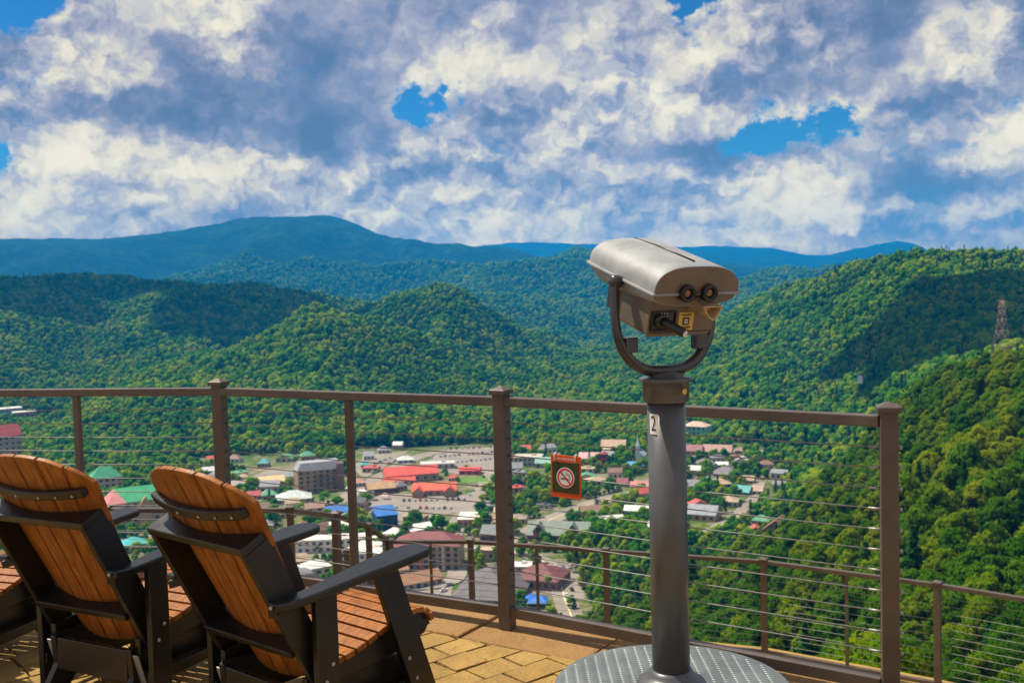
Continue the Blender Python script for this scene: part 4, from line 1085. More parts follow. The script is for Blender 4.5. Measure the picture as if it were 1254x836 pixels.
nscale *= np.where(val, .85, .62 + .80 * fbm(pts[:, 0] / 130, pts[:, 1] / 130, 91, 3))
pts = np.concatenate([pts, hp]); z = np.concatenate([z, np.full(len(hp), VALLEY)]); nscale = np.concatenate([nscale, hs * 1.0])
val = np.concatenate([val, np.ones(len(hp), bool)])
pxs, pys, dep = project(np.stack([pts[:, 0], pts[:, 1], z + 6], -1))
rot = tr.uniform(0, 6.283, len(pts))
conif = (tr.random(len(pts)) < np.where(fbm(pts[:, 0] / 300, pts[:, 1] / 300, 77, 3) > .56, .16, .035) * np.where(pts[:, 2] < 620, .35, 1))
size = FPX * 11 * nscale / dep
top_py = project(np.stack([pts[:, 0], pts[:, 1], z + 11 * nscale], -1))[1]
deck_edge = np.interp(pxs, [0, 480, 617, 800, 1000, 1100, 1254], [640, 705, 745, 790, 824, 836, 836])
inframe = (pxs > -10) & (pxs < 1264) & (top_py < deck_edge - 6) & (hidden_by(pts[:, 0], pts[:, 1], z + 11) < 4) & (pts[:, 2] < 900)
behind_pole = (pxs > 795) & (pxs < 842)
score = np.where(inframe & ~behind_pole, size, 0)
# the same tree a few metres on hides its neighbour: spread the choice over the view
order = np.argsort(-score)
chosen = []
cells = {}
for i in order:
    if score[i] <= 0 or len(chosen) >= 292: break
    key = (int(pxs[i] / 9), int(top_py[i] / 9))
    if cells.get(key, 0) >= 1: continue
    cells[key] = 1; chosen.append(i)
chosen = np.array(chosen)
LAB = {
 ('town', False): ('broad leafy tree standing among the valley town buildings', 'street trees in the valley town'),
 ('town', True): ('dark pointed conifer standing among the valley town buildings', 'conifers in the valley town'),
 ('slope', False): ('leafy tree on the near wooded slope right of the town', 'leafy trees on the near slope'),
 ('slope', True): ('dark pointed conifer on the near wooded slope', 'conifers on the near slope'),
}
for i in chosen:
    cf = bool(conif[i])
    nm, cr, tk, _ = HI[4] if cf else HI[int(tr.integers(0, 4))]
    if not val[i] and not cf: cr = FINE[int(tr.integers(0, 2))] if pts[i, 2] < 170 else SLOPE_[int(tr.integers(0, 3))]
    where = 'town' if val[i] else 'slope'
    lab, grp = LAB[(where, cf)]
    t = tag(empty(nm, (pts[i, 0], pts[i, 1], z[i]), rot[i]), lab, 'tree', grp)
    s = nscale[i]; t.scale = (s, s, s * tr.uniform(.9, 1.15))
    for n, me in (('crown', cr), ('trunk', tk)):
        o = bpy.data.objects.new(n, me); COL.objects.link(o); o.parent = t
mask = np.ones(len(pts), bool); mask[chosen] = False
fp, fz, fsc, fr_, fc = pts[mask], z[mask], nscale[mask], rot[mask], conif[mask]
print('forest', len(fp), 'single trees', len(chosen), 'size of smallest', size[chosen].min() if len(chosen) else 0)

# the far-off wood: one object, instanced by geometry nodes from five crown meshes
def forest(name, P, zz, sc, rt, kind, meshes, label=None):
    me = bpy.data.meshes.new(name)
    me.vertices.add(len(P)); me.vertices.foreach_set('co', np.stack([P[:, 0], P[:, 1], zz - .4], -1).astype(np.float32).ravel())
    for nm, ar, ty in (('tree_scale', sc, 'FLOAT'), ('tree_turn', rt, 'FLOAT'), ('tree_kind', kind, 'INT')):
        a = me.attributes.new(nm, ty, 'POINT'); a.data.foreach_set('value', ar.astype(np.float32 if ty == 'FLOAT' else np.int32))
    o = bpy.data.objects.new(name, me); COL.objects.link(o)
    ng = bpy.data.node_groups.new('wood_scatter', 'GeometryNodeTree')
    ng.interface.new_socket('Geometry', in_out='INPUT', socket_type='NodeSocketGeometry')
    ng.interface.new_socket('Geometry', in_out='OUTPUT', socket_type='NodeSocketGeometry')
    N = ng.nodes; Lk = ng.links
    gi, go = N.new('NodeGroupInput'), N.new('NodeGroupOutput')
    inst = N.new('GeometryNodeInstanceOnPoints'); g2i = N.new('GeometryNodeGeometryToInstance')
    for m in reversed(meshes):
        src = bpy.data.objects.new('crown', m)
        oi = N.new('GeometryNodeObjectInfo'); oi.inputs['Object'].default_value = src; oi.inputs['As Instance'].default_value = False
        Lk.new(oi.outputs['Geometry'], g2i.inputs[0])
    def attr(nm, ty):
        a = N.new('GeometryNodeInputNamedAttribute'); a.data_type = ty; a.inputs['Name'].default_value = nm; return a.outputs['Attribute']
    cv = N.new('ShaderNodeCombineXYZ'); Lk.new(attr('tree_turn', 'FLOAT'), cv.inputs[2])
    Lk.new(gi.outputs[0], inst.inputs['Points']); Lk.new(g2i.outputs[0], inst.inputs['Instance'])
    inst.inputs['Pick Instance'].default_value = True
    Lk.new(attr('tree_kind', 'INT'), inst.inputs['Instance Index'])
    Lk.new(cv.outputs[0], inst.inputs['Rotation']); Lk.new(attr('tree_scale', 'FLOAT'), inst.inputs['Scale'])
    Lk.new(inst.outputs[0], go.inputs[0])
    md = o.modifiers.new('wood_scatter', 'NODES'); md.node_group = ng
    return tag(o, kind='stuff')
near_f = fp[:, 2] < 620
kd = np.where(fc, 4, tr.integers(0, 4, len(fp)))
forest('forest', fp[~near_f], fz[~near_f], fsc[~near_f], fr_[~near_f], kd[~near_f], LO)
forest('woods', fp[near_f], fz[near_f], fsc[near_f], fr_[near_f], np.where(fc[near_f] | (fz[near_f] < VALLEY + 3), kd[near_f], np.where(fp[near_f, 2] < 170, 5 + kd[near_f] % 2, 7 + kd[near_f] % 3)), [h[1] for h in HI] + FINE + SLOPE_)


# ------------------------------------------------------------------ haze
def haze():
    mb = MB(); x0, x1, y0, y1, z0, z1 = -10500, 10500, -60, 13900, Z.min() - 2, max(Z.max() + 40, 60)
    mb.box(((x0 + x1) / 2, (y0 + y1) / 2, (z0 + z1) / 2), (x1 - x0, y1 - y0, z1 - z0))
    m = bpy.data.materials.new('valley_haze'); m.use_nodes = True
    g = G(m.node_tree); out = g.node('ShaderNodeOutputMaterial')
    v = g.node('ShaderNodeVolumePrincipled'); g.link(v.outputs[0], out.inputs['Volume'])
    v.inputs['Color'].default_value = (0.0, 0.38, 1.0, 1); v.inputs['Density'].default_value = 0.000108; v.inputs['Anisotropy'].default_value = 0.0
    o = mb.build('haze', m); tag(o, kind='stuff')
haze()

# ------------------------------------------------------------------ the viewing deck
FENCE = [(-5.05, 6.05), (-3.30, 5.87), (-1.60, 5.53), (-0.058, 4.685), (1.365, 3.70)]      # post positions, left to right
def offset_line(P, d):
    out = []
    for i, p in enumerate(P):
        a = Vector(P[max(i-1, 0)]); b = Vector(P[min(i+1, len(P)-1)])
        t = (b - a).normalized(); n = Vector((-t.y, t.x)); out.append(tuple(Vector(p) + n * d))
    return out
EDGE_LINE = [(-7.0, 6.0)] + FENCE + [(2.45, 2.75), (3.6, 1.2), (4.4, -1.0)]
# finer, rounded edge
def smooth_line(P, n=10):
    Q = []
    for i in range(len(P) - 1):
        p0, p1, p2, p3 = [np.array(P[k]) for k in (max(i-1, 0), i, i+1, min(i+2, len(P)-1))]
        for t in np.linspace(0, 1, n + 1)[:-1]:
            Q.append(tuple(0.5 * ((2*p1) + (-p0+p2)*t + (2*p0-5*p1+4*p2-p3)*t*t + (-p0+3*p1-3*p2+p3)*t**3)))
    Q.append(tuple(P[-1])); return Q
MID = smooth_line(EDGE_LINE)
OUTER = offset_line(MID, 0.24); INNER = offset_line(MID, -0.20)

def deck():
    # bed below the paving, with the retaining wall's depth
    mb = MB()
    poly = [p for p in OUTER] + [(4.4, -4.0), (-7.0, -4.0)]
    mb.prism(poly, -0.42, -0.030, lambda a, b, t: (a, b, t))
    tag(mb.build('deck_base', MAT['joint']), kind='structure')
    wall = MB(); OUT2 = offset_line(MID, 0.12); IN2 = offset_line(MID, -0.25)
    for i in range(len(OUT2) - 1):
        a, b, c, d = OUT2[i], OUT2[i+1], IN2[i+1], IN2[i]
        vs = [(*p, -7.5) for p in (a, b, c, d)] + [(*p, -0.425) for p in (a, b, c, d)]
        wall.add(vs, [(0, 1, 5, 4), (3, 7, 6, 2), (4, 5, 6, 7)])
    tag(wall.build('retaining_wall', MAT['kerb_stone']), 'brown stone retaining wall carrying the edge of the deck', 'wall')
    # border stones
    kb = MB(); L = 0; seg = []
    acc = [0]
    for i in range(1, len(MID)): acc.append(acc[-1] + math.dist(MID[i], MID[i-1]))
    tot = acc[-1]; s = 0.0; rr = random.Random(4)
    def at(line, q):
        i = max(0, min(len(acc) - 2, int(np.searchsorted(acc, q)) - 1)); t = (q - acc[i]) / (acc[i+1] - acc[i])
        return tuple(np.array(line[i]) * (1 - t) + np.array(line[i+1]) * t)
    while s < tot - .1:
        e = min(tot, s + rr.uniform(.52, .66)); g = .006
        n = 3; top = rr.uniform(-.004, .004)
        pa = [at(OUTER, s + g + (e - s - 2*g) * k / n) for k in range(n + 1)]; pb = [at(INNER, s + g + (e - s - 2*g) * k / n) for k in range(n + 1)]
        poly = pb + pa[::-1]
        kb.prism(poly, -0.06, top + .001, lambda a, b, t: (a, b, t))
        s = e
    tag(kb.build('border_paving', MAT['kerb_stone'], bevel=0.008), kind='structure')
    # pavers, laid in courses turned to the deck edge
    pv = MB(); ang = math.radians(40); ca, sa = math.cos(ang), math.sin(ang)
    from mathutils.geometry import intersect_point_tri_2d
    inn = np.array(offset_line(MID, -0.205))
    def inside(x, y):          # on the deck side of the border
        j = np.argmin((inn[:, 0] - x) ** 2 + (inn[:, 1] - y) ** 2); j = min(max(j, 1), len(inn) - 2)
        t = inn[j+1] - inn[j-1]; n = np.array([-t[1], t[0]])
        return (np.array([x, y]) - inn[j]) @ n
    bm = bmesh.new()
    row = 0; v = -3.5
    while v < 10:
        h = rr.choice((.152, .16, .145)); u = -9.0 + (row % 2) * .11 + rr.random() * .1
        while u < 8:
            w = rr.choice((.21, .23, .25, .20, .17))
            cx, cy = u + w / 2, v + h / 2
            X, Y = cx * ca - cy * sa, cx * sa + cy * ca
            if -6.5 < X < 4 and 1.6 < Y < 7:
                g = .0055
                ju = lambda: rr.uniform(-.006, .006)
                poly = [(u + g + ju(), v + g + ju()), (u + w - g + ju(), v + g + ju()), (u + w - g + ju(), v + h - g + ju()), (u + g + ju(), v + h - g + ju())]
                poly = [(a * ca - b * sa, a * sa + b * ca) for a, b in poly]
                ds = [inside(*p) for p in poly]
                if max(ds) < 0 or (min(ds) < 0):
                    top = -.004 + rr.uniform(-.003, .003)
                    if max(ds) > 0:     # cut stones meet the border
                        bmm = bmesh.new(); vs = [bmm.verts.new((*p, 0)) for p in poly]; bmm.faces.new(vs)
                        c = np.mean(poly, 0); j = np.argmin((inn[:, 0] - c[0]) ** 2 + (inn[:, 1] - c[1]) ** 2); j = min(max(j, 1), len(inn) - 2)
                        t = inn[j+1] - inn[j-1]; nrm = Vector((-t[1], t[0], 0))
                        bmesh.ops.bisect_plane(bmm, geom=bmm.verts[:] + bmm.edges[:] + bmm.faces[:], plane_co=(*inn[j], 0), plane_no=nrm, clear_outer=True)
                        poly = [(q.co.x, q.co.y) for f in bmm.faces for q in f.verts]; bmm.free()
                    if len(poly) >= 3: pv.prism(poly, -.05, top, lambda a, b, t: (a, b, t))
            u += w
        v += h; row += 1
    tag(pv.build('paving', MAT['paver'], bevel=0.007), kind='structure')
deck()


# ------------------------------------------------------------------ upper railing
RAIL_Z, CAP_Z = 1.085, 1.132
CABLE_Z = [0.967 - 0.0765 * i for i in range(11)]
def heading(a, b): return math.atan2(b[1] - a[1], b[0] - a[0])
HEADS = []
for i, p in enumerate(FENCE):
    hs_ = []
    if i > 0: hs_.append(heading(FENCE[i-1], p))
    if i < len(FENCE) - 1: hs_.append(heading(p, FENCE[i+1]))
    HEADS.append(sum(hs_) / len(hs_))
HEADS[-1] = math.radians(-14)
def post_parts(t, top, w, cap=True, z0=0.0, foot=True, mats=MAT['brown_metal']):
    MB().box((0, 0, (top - .03 + z0) / 2), (w, w, top - .03 - z0)).build('post_tube', mats, t, bevel=.004)
    if foot: MB().box((0, 0, z0 + .005), (w * 1.9, w * 1.9, .01)).build('foot_plate', mats, t, bevel=.002)
    if cap:
        c = w * .68
        mb = MB(); vs = [(-c, -c, top - .034), (c, -c, top - .034), (c, c, top - .034), (-c, c, top - .034), (-c, -c, top - .014), (c, -c, top - .014), (c, c, top - .014), (-c, c, top - .014), (0, 0, top + .006)]
        mb.add(vs, [(3, 2, 1, 0), (0, 1, 5, 4), (1, 2, 6, 5), (2, 3, 7, 6), (3, 0, 4, 7), (4, 5, 8), (5, 6, 8), (6, 7, 8), (7, 4, 8)])
        mb.build('post_cap', mats, t, bevel=.002)
railing = tag(empty('cable_railing', (0, 0, 0)), 'brown metal cable railing with capped posts along the deck edge', 'railing')
PW = 0.062
for i, p in enumerate(FENCE):
    t = empty('post', (p[0], p[1], 0), HEADS[i]); t.parent = railing
    post_parts(t, CAP_Z, PW, foot=False)
    # cable ferrules on the side faces
    st = MB()
    for z in CABLE_Z:
        for sx in ((-1, 1) if 0 < i < len(FENCE) - 1 else (1,)):
            r = .006; dx = PW / 2
            st.tube([(sx * dx, 0.004, z), (sx * (dx + (.004 if i < 4 else .016)), 0.004, z)], r if i < 4 else .0075, 8)
    st.build('ferrules' if False else 'cable_fitting', MAT['black'] if i < 4 else MAT['steel'], t)
for i in range(len(FENCE) - 1):
    a, b = Vector((*FENCE[i], 0)), Vector((*FENCE[i+1], 0)); d = (b - a).normalized()
    a2, b2 = a + d * PW * .48, b - d * PW * .48
    MB().bar(a2 + Vector((0, 0, RAIL_Z - .021)), b2 + Vector((0, 0, RAIL_Z - .021)), .05, .042).build('top_rail', MAT['brown_metal'], railing, bevel=.004)
    MB().bar(a2 + Vector((0, 0, .083)), b2 + Vector((0, 0, .083)), .045, .048).build('bottom_rail', MAT['brown_metal'], railing, bevel=.004)
    if i < 3 or True:
        m = (a + b) / 2
        if i == len(FENCE) - 2: m = a + (b - a) * .52
        pk = MB().bar(m + Vector((0, 0, .103)), m + Vector((0, 0, RAIL_Z - .042)), .034, .034, up=(d.y, -d.x, 0)); pk.build('picket', MAT['brown_metal'], railing, bevel=.003)
    n = d.cross(Vector((0, 0, 1)))
    for z in CABLE_Z:
        cb = MB().tube([a2 + Vector((0, 0, z)), (a2 + b2) / 2 + Vector((0, 0, z - .004)), b2 + Vector((0, 0, z))], .0026, 6)
        c = cb.build('cable', MAT['cable'], railing)
    if i == len(FENCE) - 2:
        for z in CABLE_Z:
            e = b2 + Vector((0, 0, z)); MB().tube([e - d * .045, e], .0048, 8).build('tensioner', MAT['steel'], railing)


# ------------------------------------------------------------------ lower terrace and its railing
TZ = -2.5
low = []
for px, py, z in ((355, 618, -.36), (411, 625, -.50), (451, 639, -.90), (472, 655, -1.36), (576, 658, -1.39), (742, 669, -1.39), (935, 682, -1.39), (1148, 710, -1.39), (1385, 748, -1.39)):
    q = atz(px, py, z); low.append((q[0], q[1], z))
q0 = np.array(low[0]); low = [(q0[0] - 5.2, q0[1] - .3, -.30), (q0[0] - 3.4, q0[1] - .1, -.30), (q0[0] - 1.7, q0[1] + .05, -.32)] + low
low[7] = low[7]
rail2 = tag(empty('lower_cable_railing', (0, 0, 0)), 'second brown cable railing on the terrace below, stepping down at left', 'railing')
def low_post(x, y, top, h, rz, w=.062):
    t = empty('post', (x, y, top - h), rz); t.parent = rail2
    post_parts(t, h, w, foot=False)
for i, (x, y, z) in enumerate(low):
    a = low[max(i-1, 0)]; b = low[min(i+1, len(low)-1)]
    low_post(x, y, z, 1.12, heading(a[:2], b[:2]), .07 if i == 4 else .062)
nw = atz(478, 658, -1.39); low_post(nw[0], nw[1], -1.39, 1.12, .2)
nw2 = atz(424, 671, -1.2); low_post(nw2[0], nw2[1], -1.2, 1.1, .2)
for i in range(len(low) - 1):
    a, b = Vector(low[i]), Vector(low[i+1])
    if i == 6: a = Vector((nw[0], nw[1], -1.39))
    d = (b - a).normalized()
    for nm, dz, w, h in (('top_rail', -.05, .055, .042), ('bottom_rail', -1.03, .045, .04)):
        MB().bar(a + d * .02 + Vector((0, 0, dz)), b - d * .02 + Vector((0, 0, dz)), w, h).build(nm, MAT['brown_metal'], rail2, bevel=.004)
    m = (a + b) / 2
    if i >= 6: MB().bar(m + Vector((0, 0, -1.01)), m + Vector((0, 0, -.07)), .03, .03, up=(d.y, -d.x, 0)).build('picket', MAT['brown_metal'], rail2)
    for k in range(11):
        z = Vector((0, 0, -.165 - .0765 * k))
        MB().tube([a + d * .03 + z, b - d * .03 + z], .0026, 5).build('cable', MAT['cable'], rail2)
mb = MB()
inn_ = [(p[0], p[1]) for p in OUTER if p[1] > 1.0]
out_ = [(x + .1, y + .35) for x, y, z in low if z < -1.3]
poly = [(out_[0][0] - .3, inn_[0][1] - 2)] + [o for o in out_] + [(out_[-1][0], 2.0)]
mb.prism(poly, TZ - .3, TZ - .001, lambda a, b, t: (a, b, t))
tag(mb.build('lower_terrace', MAT['paver']), kind='structure')
mb = MB(); st_ = [l for l in low if l[2] > -1.3]
for i in range(len(st_) - 1):
    a, b = st_[i], st_[i+1]; n = 1 if i < 4 else 4
    for k in range(n):
        t0, t1 = k / n, (k + 1) / n
        p, q = Vector(a).lerp(Vector(b), t0), Vector(a).lerp(Vector(b), t1); z = p.z - 1.13 - (0 if n == 1 else .0)
        d = (q - p); d.z = 0; d.normalize(); s = Vector((d.y, -d.x, 0)) * 1.4; o_ = -s * .15
        mb.add([(p + o_)[:2] + (z,), (q + o_)[:2] + (z,), (q + s)[:2] + (z,), (p + s)[:2] + (z,)] + [(p + o_)[:2] + (-3.2,), (q + o_)[:2] + (-3.2,), (q + s)[:2] + (-3.2,), (p + s)[:2] + (-3.2,)], [(0, 1, 2, 3), (0, 4, 5, 1), (1, 5, 6, 2), (2, 6, 7, 3), (3, 7, 4, 0)])
tag(mb.build('stairs', MAT['kerb_stone']), kind='structure')


# ------------------------------------------------------------------ glider chairs
def chair():
    t = empty('glider_chair', (0, 0, 0))
    W_, K = MAT['wood'], MAT['chair_black']
    u = Vector((0, -.435, .90)).normalized(); n = Vector((0, -.90, -.435)).normalized(); o = Vector((0, -.105, .285))
    bul = lambda x, s: .052 * (1 - (x / (.21 + .09 * s / .75)) ** 2)
    hw = lambda s: .215 + .085 * max(0, s) / .72
    topl = lambda f: .845 - .135 * abs(f) ** 2.3
    def bp(x, s, dn=0.0): return o + u * s + n * (bul(x, s) + dn) + Vector((x, 0, 0))
    mb = MB(); NS = 6; th = .020
    for k in range(NS):
        f0, f1 = -1 + 2 * k / NS, -1 + 2 * (k + 1) / NS
        rows = 9; vs = []; cols = 3
        for side in (0, th):
            for r_ in range(rows + 1):
                for c in range(cols + 1):
                    f = f0 + (f1 - f0) * c / cols
                    s = -.045 + (topl(f) + .045) * r_ / rows
                    g = .0042
                    x = f * hw(s); xa, xb = f0 * hw(s) + g, f1 * hw(s) - g
                    x = xa + (xb - xa) * c / cols
                    pa, pb = bp(xa, s), bp(xb, s)
                    vs.append(pa.lerp(pb, c / cols) - n * side)
        w = cols + 1; N_ = (rows + 1) * w; fs = []
        for r_ in range(rows):
            for c in range(cols):
                a = r_ * w + c; fs += [(a, a + 1, a + w + 1, a + w), (N_ + a, N_ + a + w, N_ + a + w + 1, N_ + a + 1)]
        for c in range(cols):
            a, b = c, c + 1; fs.append((a, N_ + a, N_ + b, b)); a, b = rows * w + c, rows * w + c + 1; fs.append((a, b, N_ + b, N_ + a))
        for r_ in range(rows):
            a, b = r_ * w, (r_ + 1) * w; fs.append((a, b, N_ + b, N_ + a)); a, b = r_ * w + cols, (r_ + 1) * w + cols; fs.append((a, N_ + a, N_ + b, b))
        mb.add(vs, fs)
    mb.build('backrest', W_, t, bevel=.004, seg=2)
    # curved rail near the top
    def curved(name, s, x1, dn, hgt, depth):
        m = MB(); seg = 12; vs = []
        for i in range(seg + 1):
            x = -x1 + 2 * x1 * i / seg
            for du, dd in ((-hgt/2, 0), (hgt/2, 0), (hgt/2, depth), (-hgt/2, depth)): vs.append(bp(x, s + du, dn + dd))
        fs = []
        for i in range(seg):
            a = i * 4; b = a + 4
            for k in range(4): fs.append((a + k, a + (k + 1) % 4, b + (k + 1) % 4, b + k))
        fs += [(3, 2, 1, 0), tuple(seg * 4 + k for k in range(4))]
        m.add(vs, fs); return m.build(name, K, t, bevel=.005)
    curved('back_rail', .688, .262, .003, .036, .026)
    def crossbar(s, x1, depth, thick):
        # straight outer edge, inner edge cut to the curve of the slats
        m = MB(); seg = 12; vs = []
        for i in range(seg + 1):
            x = -x1 + 2 * x1 * i / seg
            for du in (0, thick):
                vs.append(bp(x, s + du, .004)); vs.append(o + u * (s + du) + n * depth + Vector((x, 0, 0)))
        fs = []
        for i in range(seg):
            a = i * 4; b = a + 4
            fs += [(a, a + 1, b + 1, b), (a + 2, b + 2, b + 3, a + 3), (a + 1, a + 3, b + 3, b + 1), (a, b, b + 2, a + 2)]
        fs += [(0, 2, 3, 1), (seg * 4, seg * 4 + 1, seg * 4 + 3, seg * 4 + 2)]
        m.add(vs, fs); m.build('crossbar', K, t, bevel=.004)
    crossbar(.572, .2755, .104, .030); crossbar(.135, .25, .104, .028)
    for sx in (-1, 1):
        m = MB(); x0, x1 = sx * .248, sx * .274
        prof = [(-.03, -.012), (-.03, .085), (.571, .103), (.571, -.012)]
        m.prism(prof, x0, x1, lambda a, b, q: o + u * a + n * b + Vector((q, 0, 0))); m.build('back_stile', K, t, bevel=.004)
    # seat
    top = [(-.13, .300), (-.063, .312), (.02, .322), (.074, .338), (.128, .355), (.185, .370), (.25, .383), (.313, .388), (.36, .380), (.395, .355), (.408, .318)]
    for sx in (-1, 1):
        prof = [(-.20, .20), (0, .225), (.25, .245), (.375, .275), (.395, .30)] + [(a, b - .018) for a, b in top[::-1]] + [(-.20, .275)]
        MB().prism(prof, sx * .222, sx * .25, lambda a, b, q: (q, a, b)).build('seat_side', K, t, bevel=.004)
    sl = MB(); P = [Vector((0, a, b)) for a, b in top]
    L = [0]
    for i in range(1, len(P)): L.append(L[-1] + (P[i] - P[i-1]).length)
    def atL(q):
        i = max(0, min(len(L) - 2, int(np.searchsorted(L, q)) - 1)); return P[i].lerp(P[i+1], (q - L[i]) / (L[i+1] - L[i]))
    q = .03; wd = .052
    while q + wd < L[-1] + .03:
        w2 = wd if q < .42 else .036
        a, b = atL(q), atL(min(q + w2, L[-1])); d = (b - a).normalized(); nn = Vector((0, -d.z, d.y))
        c = (a + b) / 2 + nn * -.006
        tf = Matrix((Vector((1, 0, 0)), d, nn)).transposed().to_4x4(); tf.translation = c
        sl.box((0, 0, 0), (.545, w2 - .006, .022), tf); q += w2 + .004
    sl.build('seat', W_, t, bevel=.004)
    # arms and their uprights
    for sx in (-1, 1):
        st = [(-.365, .048, .590), (-.32, .062, .586), (-.22, .078, .592), (-.10, .092, .605), (.02, .115, .617), (.12, .136, .626), (.22, .142, .633), (.28, .128, .636), (.312, .085, .637), (.320, .03, .637)]
        m = MB(); vs = []
        for i, (y, w, z) in enumerate(st):
            xc = sx * (.300 + .012 * min(1, (y + .365) / .5))
            for dx, dz in ((-w/2, -.030), (w/2, -.030), (w/2, 0), (-w/2, 0)): vs.append((xc + dx, y, z + dz + .002))
        fs = []
        for i in range(len(st) - 1):
            a, b = i * 4, i * 4 + 4
            for k in range(4): fs.append((a + k, a + (k+1) % 4, b + (k+1) % 4, b + k))
        fs += [(3, 2, 1, 0), tuple((len(st)-1)*4 + k for k in range(4))]
        m.add(vs, fs); m.build('armrest', K, t, bevel=.009, seg=3)
        MB().box((sx * .310, -.160, .29), (.030, .092, .58)).build('rear_post', K, t, bevel=.004)
        MB().prism([(.060, .600), (.170, .602), (.390, 0), (.272, 0)], sx * .297, sx * .325, lambda a, b, q: (q, a, b)).build('front_leg', K, t, bevel=.004)
        MB().bar((sx * .300, -.365, .555), (sx * .262, -.325, .568), .03, .03).build('arm_block', K, t, bevel=.003)
        # swinging metal link and brackets
        for y0, y1 in ((-.215, -.165), (.315, .285)):
            MB().bar((sx * .238, y0, .215), (sx * .238, y1, .045), .006, .034, up=(1, 0, 0)).build('swing_link', MAT['steel'], t, bevel=.002)
        # base side: trestle shaped board
        prof = [(-.30, 0), (-.215, .12), (-.225, .235), (-.19, .248), (.30, .225), (.335, .20), (.33, .12), (.42, 0), (.30, 0), (.22, .08), (-.10, .08), (-.18, 0)]
        MB().prism(prof, sx * .196, sx * .226, lambda a, b, q: (q, a, b)).build('base_side', K, t, bevel=.004)
        MB().prism([(-.20, .10), (.36, .10), (.36, .145), (-.20, .145)], sx * .282, sx * .296, lambda a, b, q: (q, a, b)).build('side_stretcher', K, t, bevel=.003)
    MB().box((0, -.205, .165), (.39, .028, .13)).build('base_crossboard', K, t, bevel=.004)
    MB().box((0, .30, .150), (.39, .028, .11)).build('base_crossboard', K, t, bevel=.004)
    bolts = [(.326, -.145, .33), (.326, -.175, .275), (.326, .215, .24), (.326, .250, .155), (-.326, -.145, .33), (-.326, .215, .24)]
    for p in bolts:
        MB().lathe([(.0085, 0), (.007, .004), (.0005, .006)], 10, Matrix.Translation(p) @ Matrix.Rotation(math.copysign(math.pi / 2, p[0]), 4, 'Y')).build('bolt', MAT['steel'], t)
    for f in (-.05, .07, .15, .22):
        p = bp(f, .684, .029); q_ = n.to_track_quat('Z', 'Y').to_matrix().to_4x4(); q_.translation = p
        MB().lathe([(.0065, 0), (.005, .003), (.0005, .0045)], 10, q_).build('bolt', MAT['steel'], t)
    p = Vector((.300, -.372, .578)); q_ = Vector((0, -1, 0)).to_track_quat('Z', 'Y').to_matrix().to_4x4(); q_.translation = p
    MB().lathe([(.008, 0), (.006, .004), (.0005, .005)], 10, q_).build('bolt', MAT['steel'], t)
    return t
ch = chair()
CHG = 'orange and black glider chairs in a row on the deck'
ch.location = (-.798, 3.725, 0); ch.rotation_euler = (0, 0, -.69)
tag(ch, 'orange slatted black framed glider chair nearest the viewer, whole right armrest in view', 'chair', CHG)
c1 = copy_tree(ch); c1.location = (-1.60, 4.16, 0); c1.rotation_euler = (0, 0, -.47)
c1['label'] = 'middle orange slatted glider chair, partly hidden by the chair in front of the railing post'
c2 = copy_tree(ch); c2.location = (-2.52, 4.50, 0); c2.rotation_euler = (0, 0, -.33)
c2['label'] = 'glider chair cut off by the left edge, only seat slats and one leg showing'


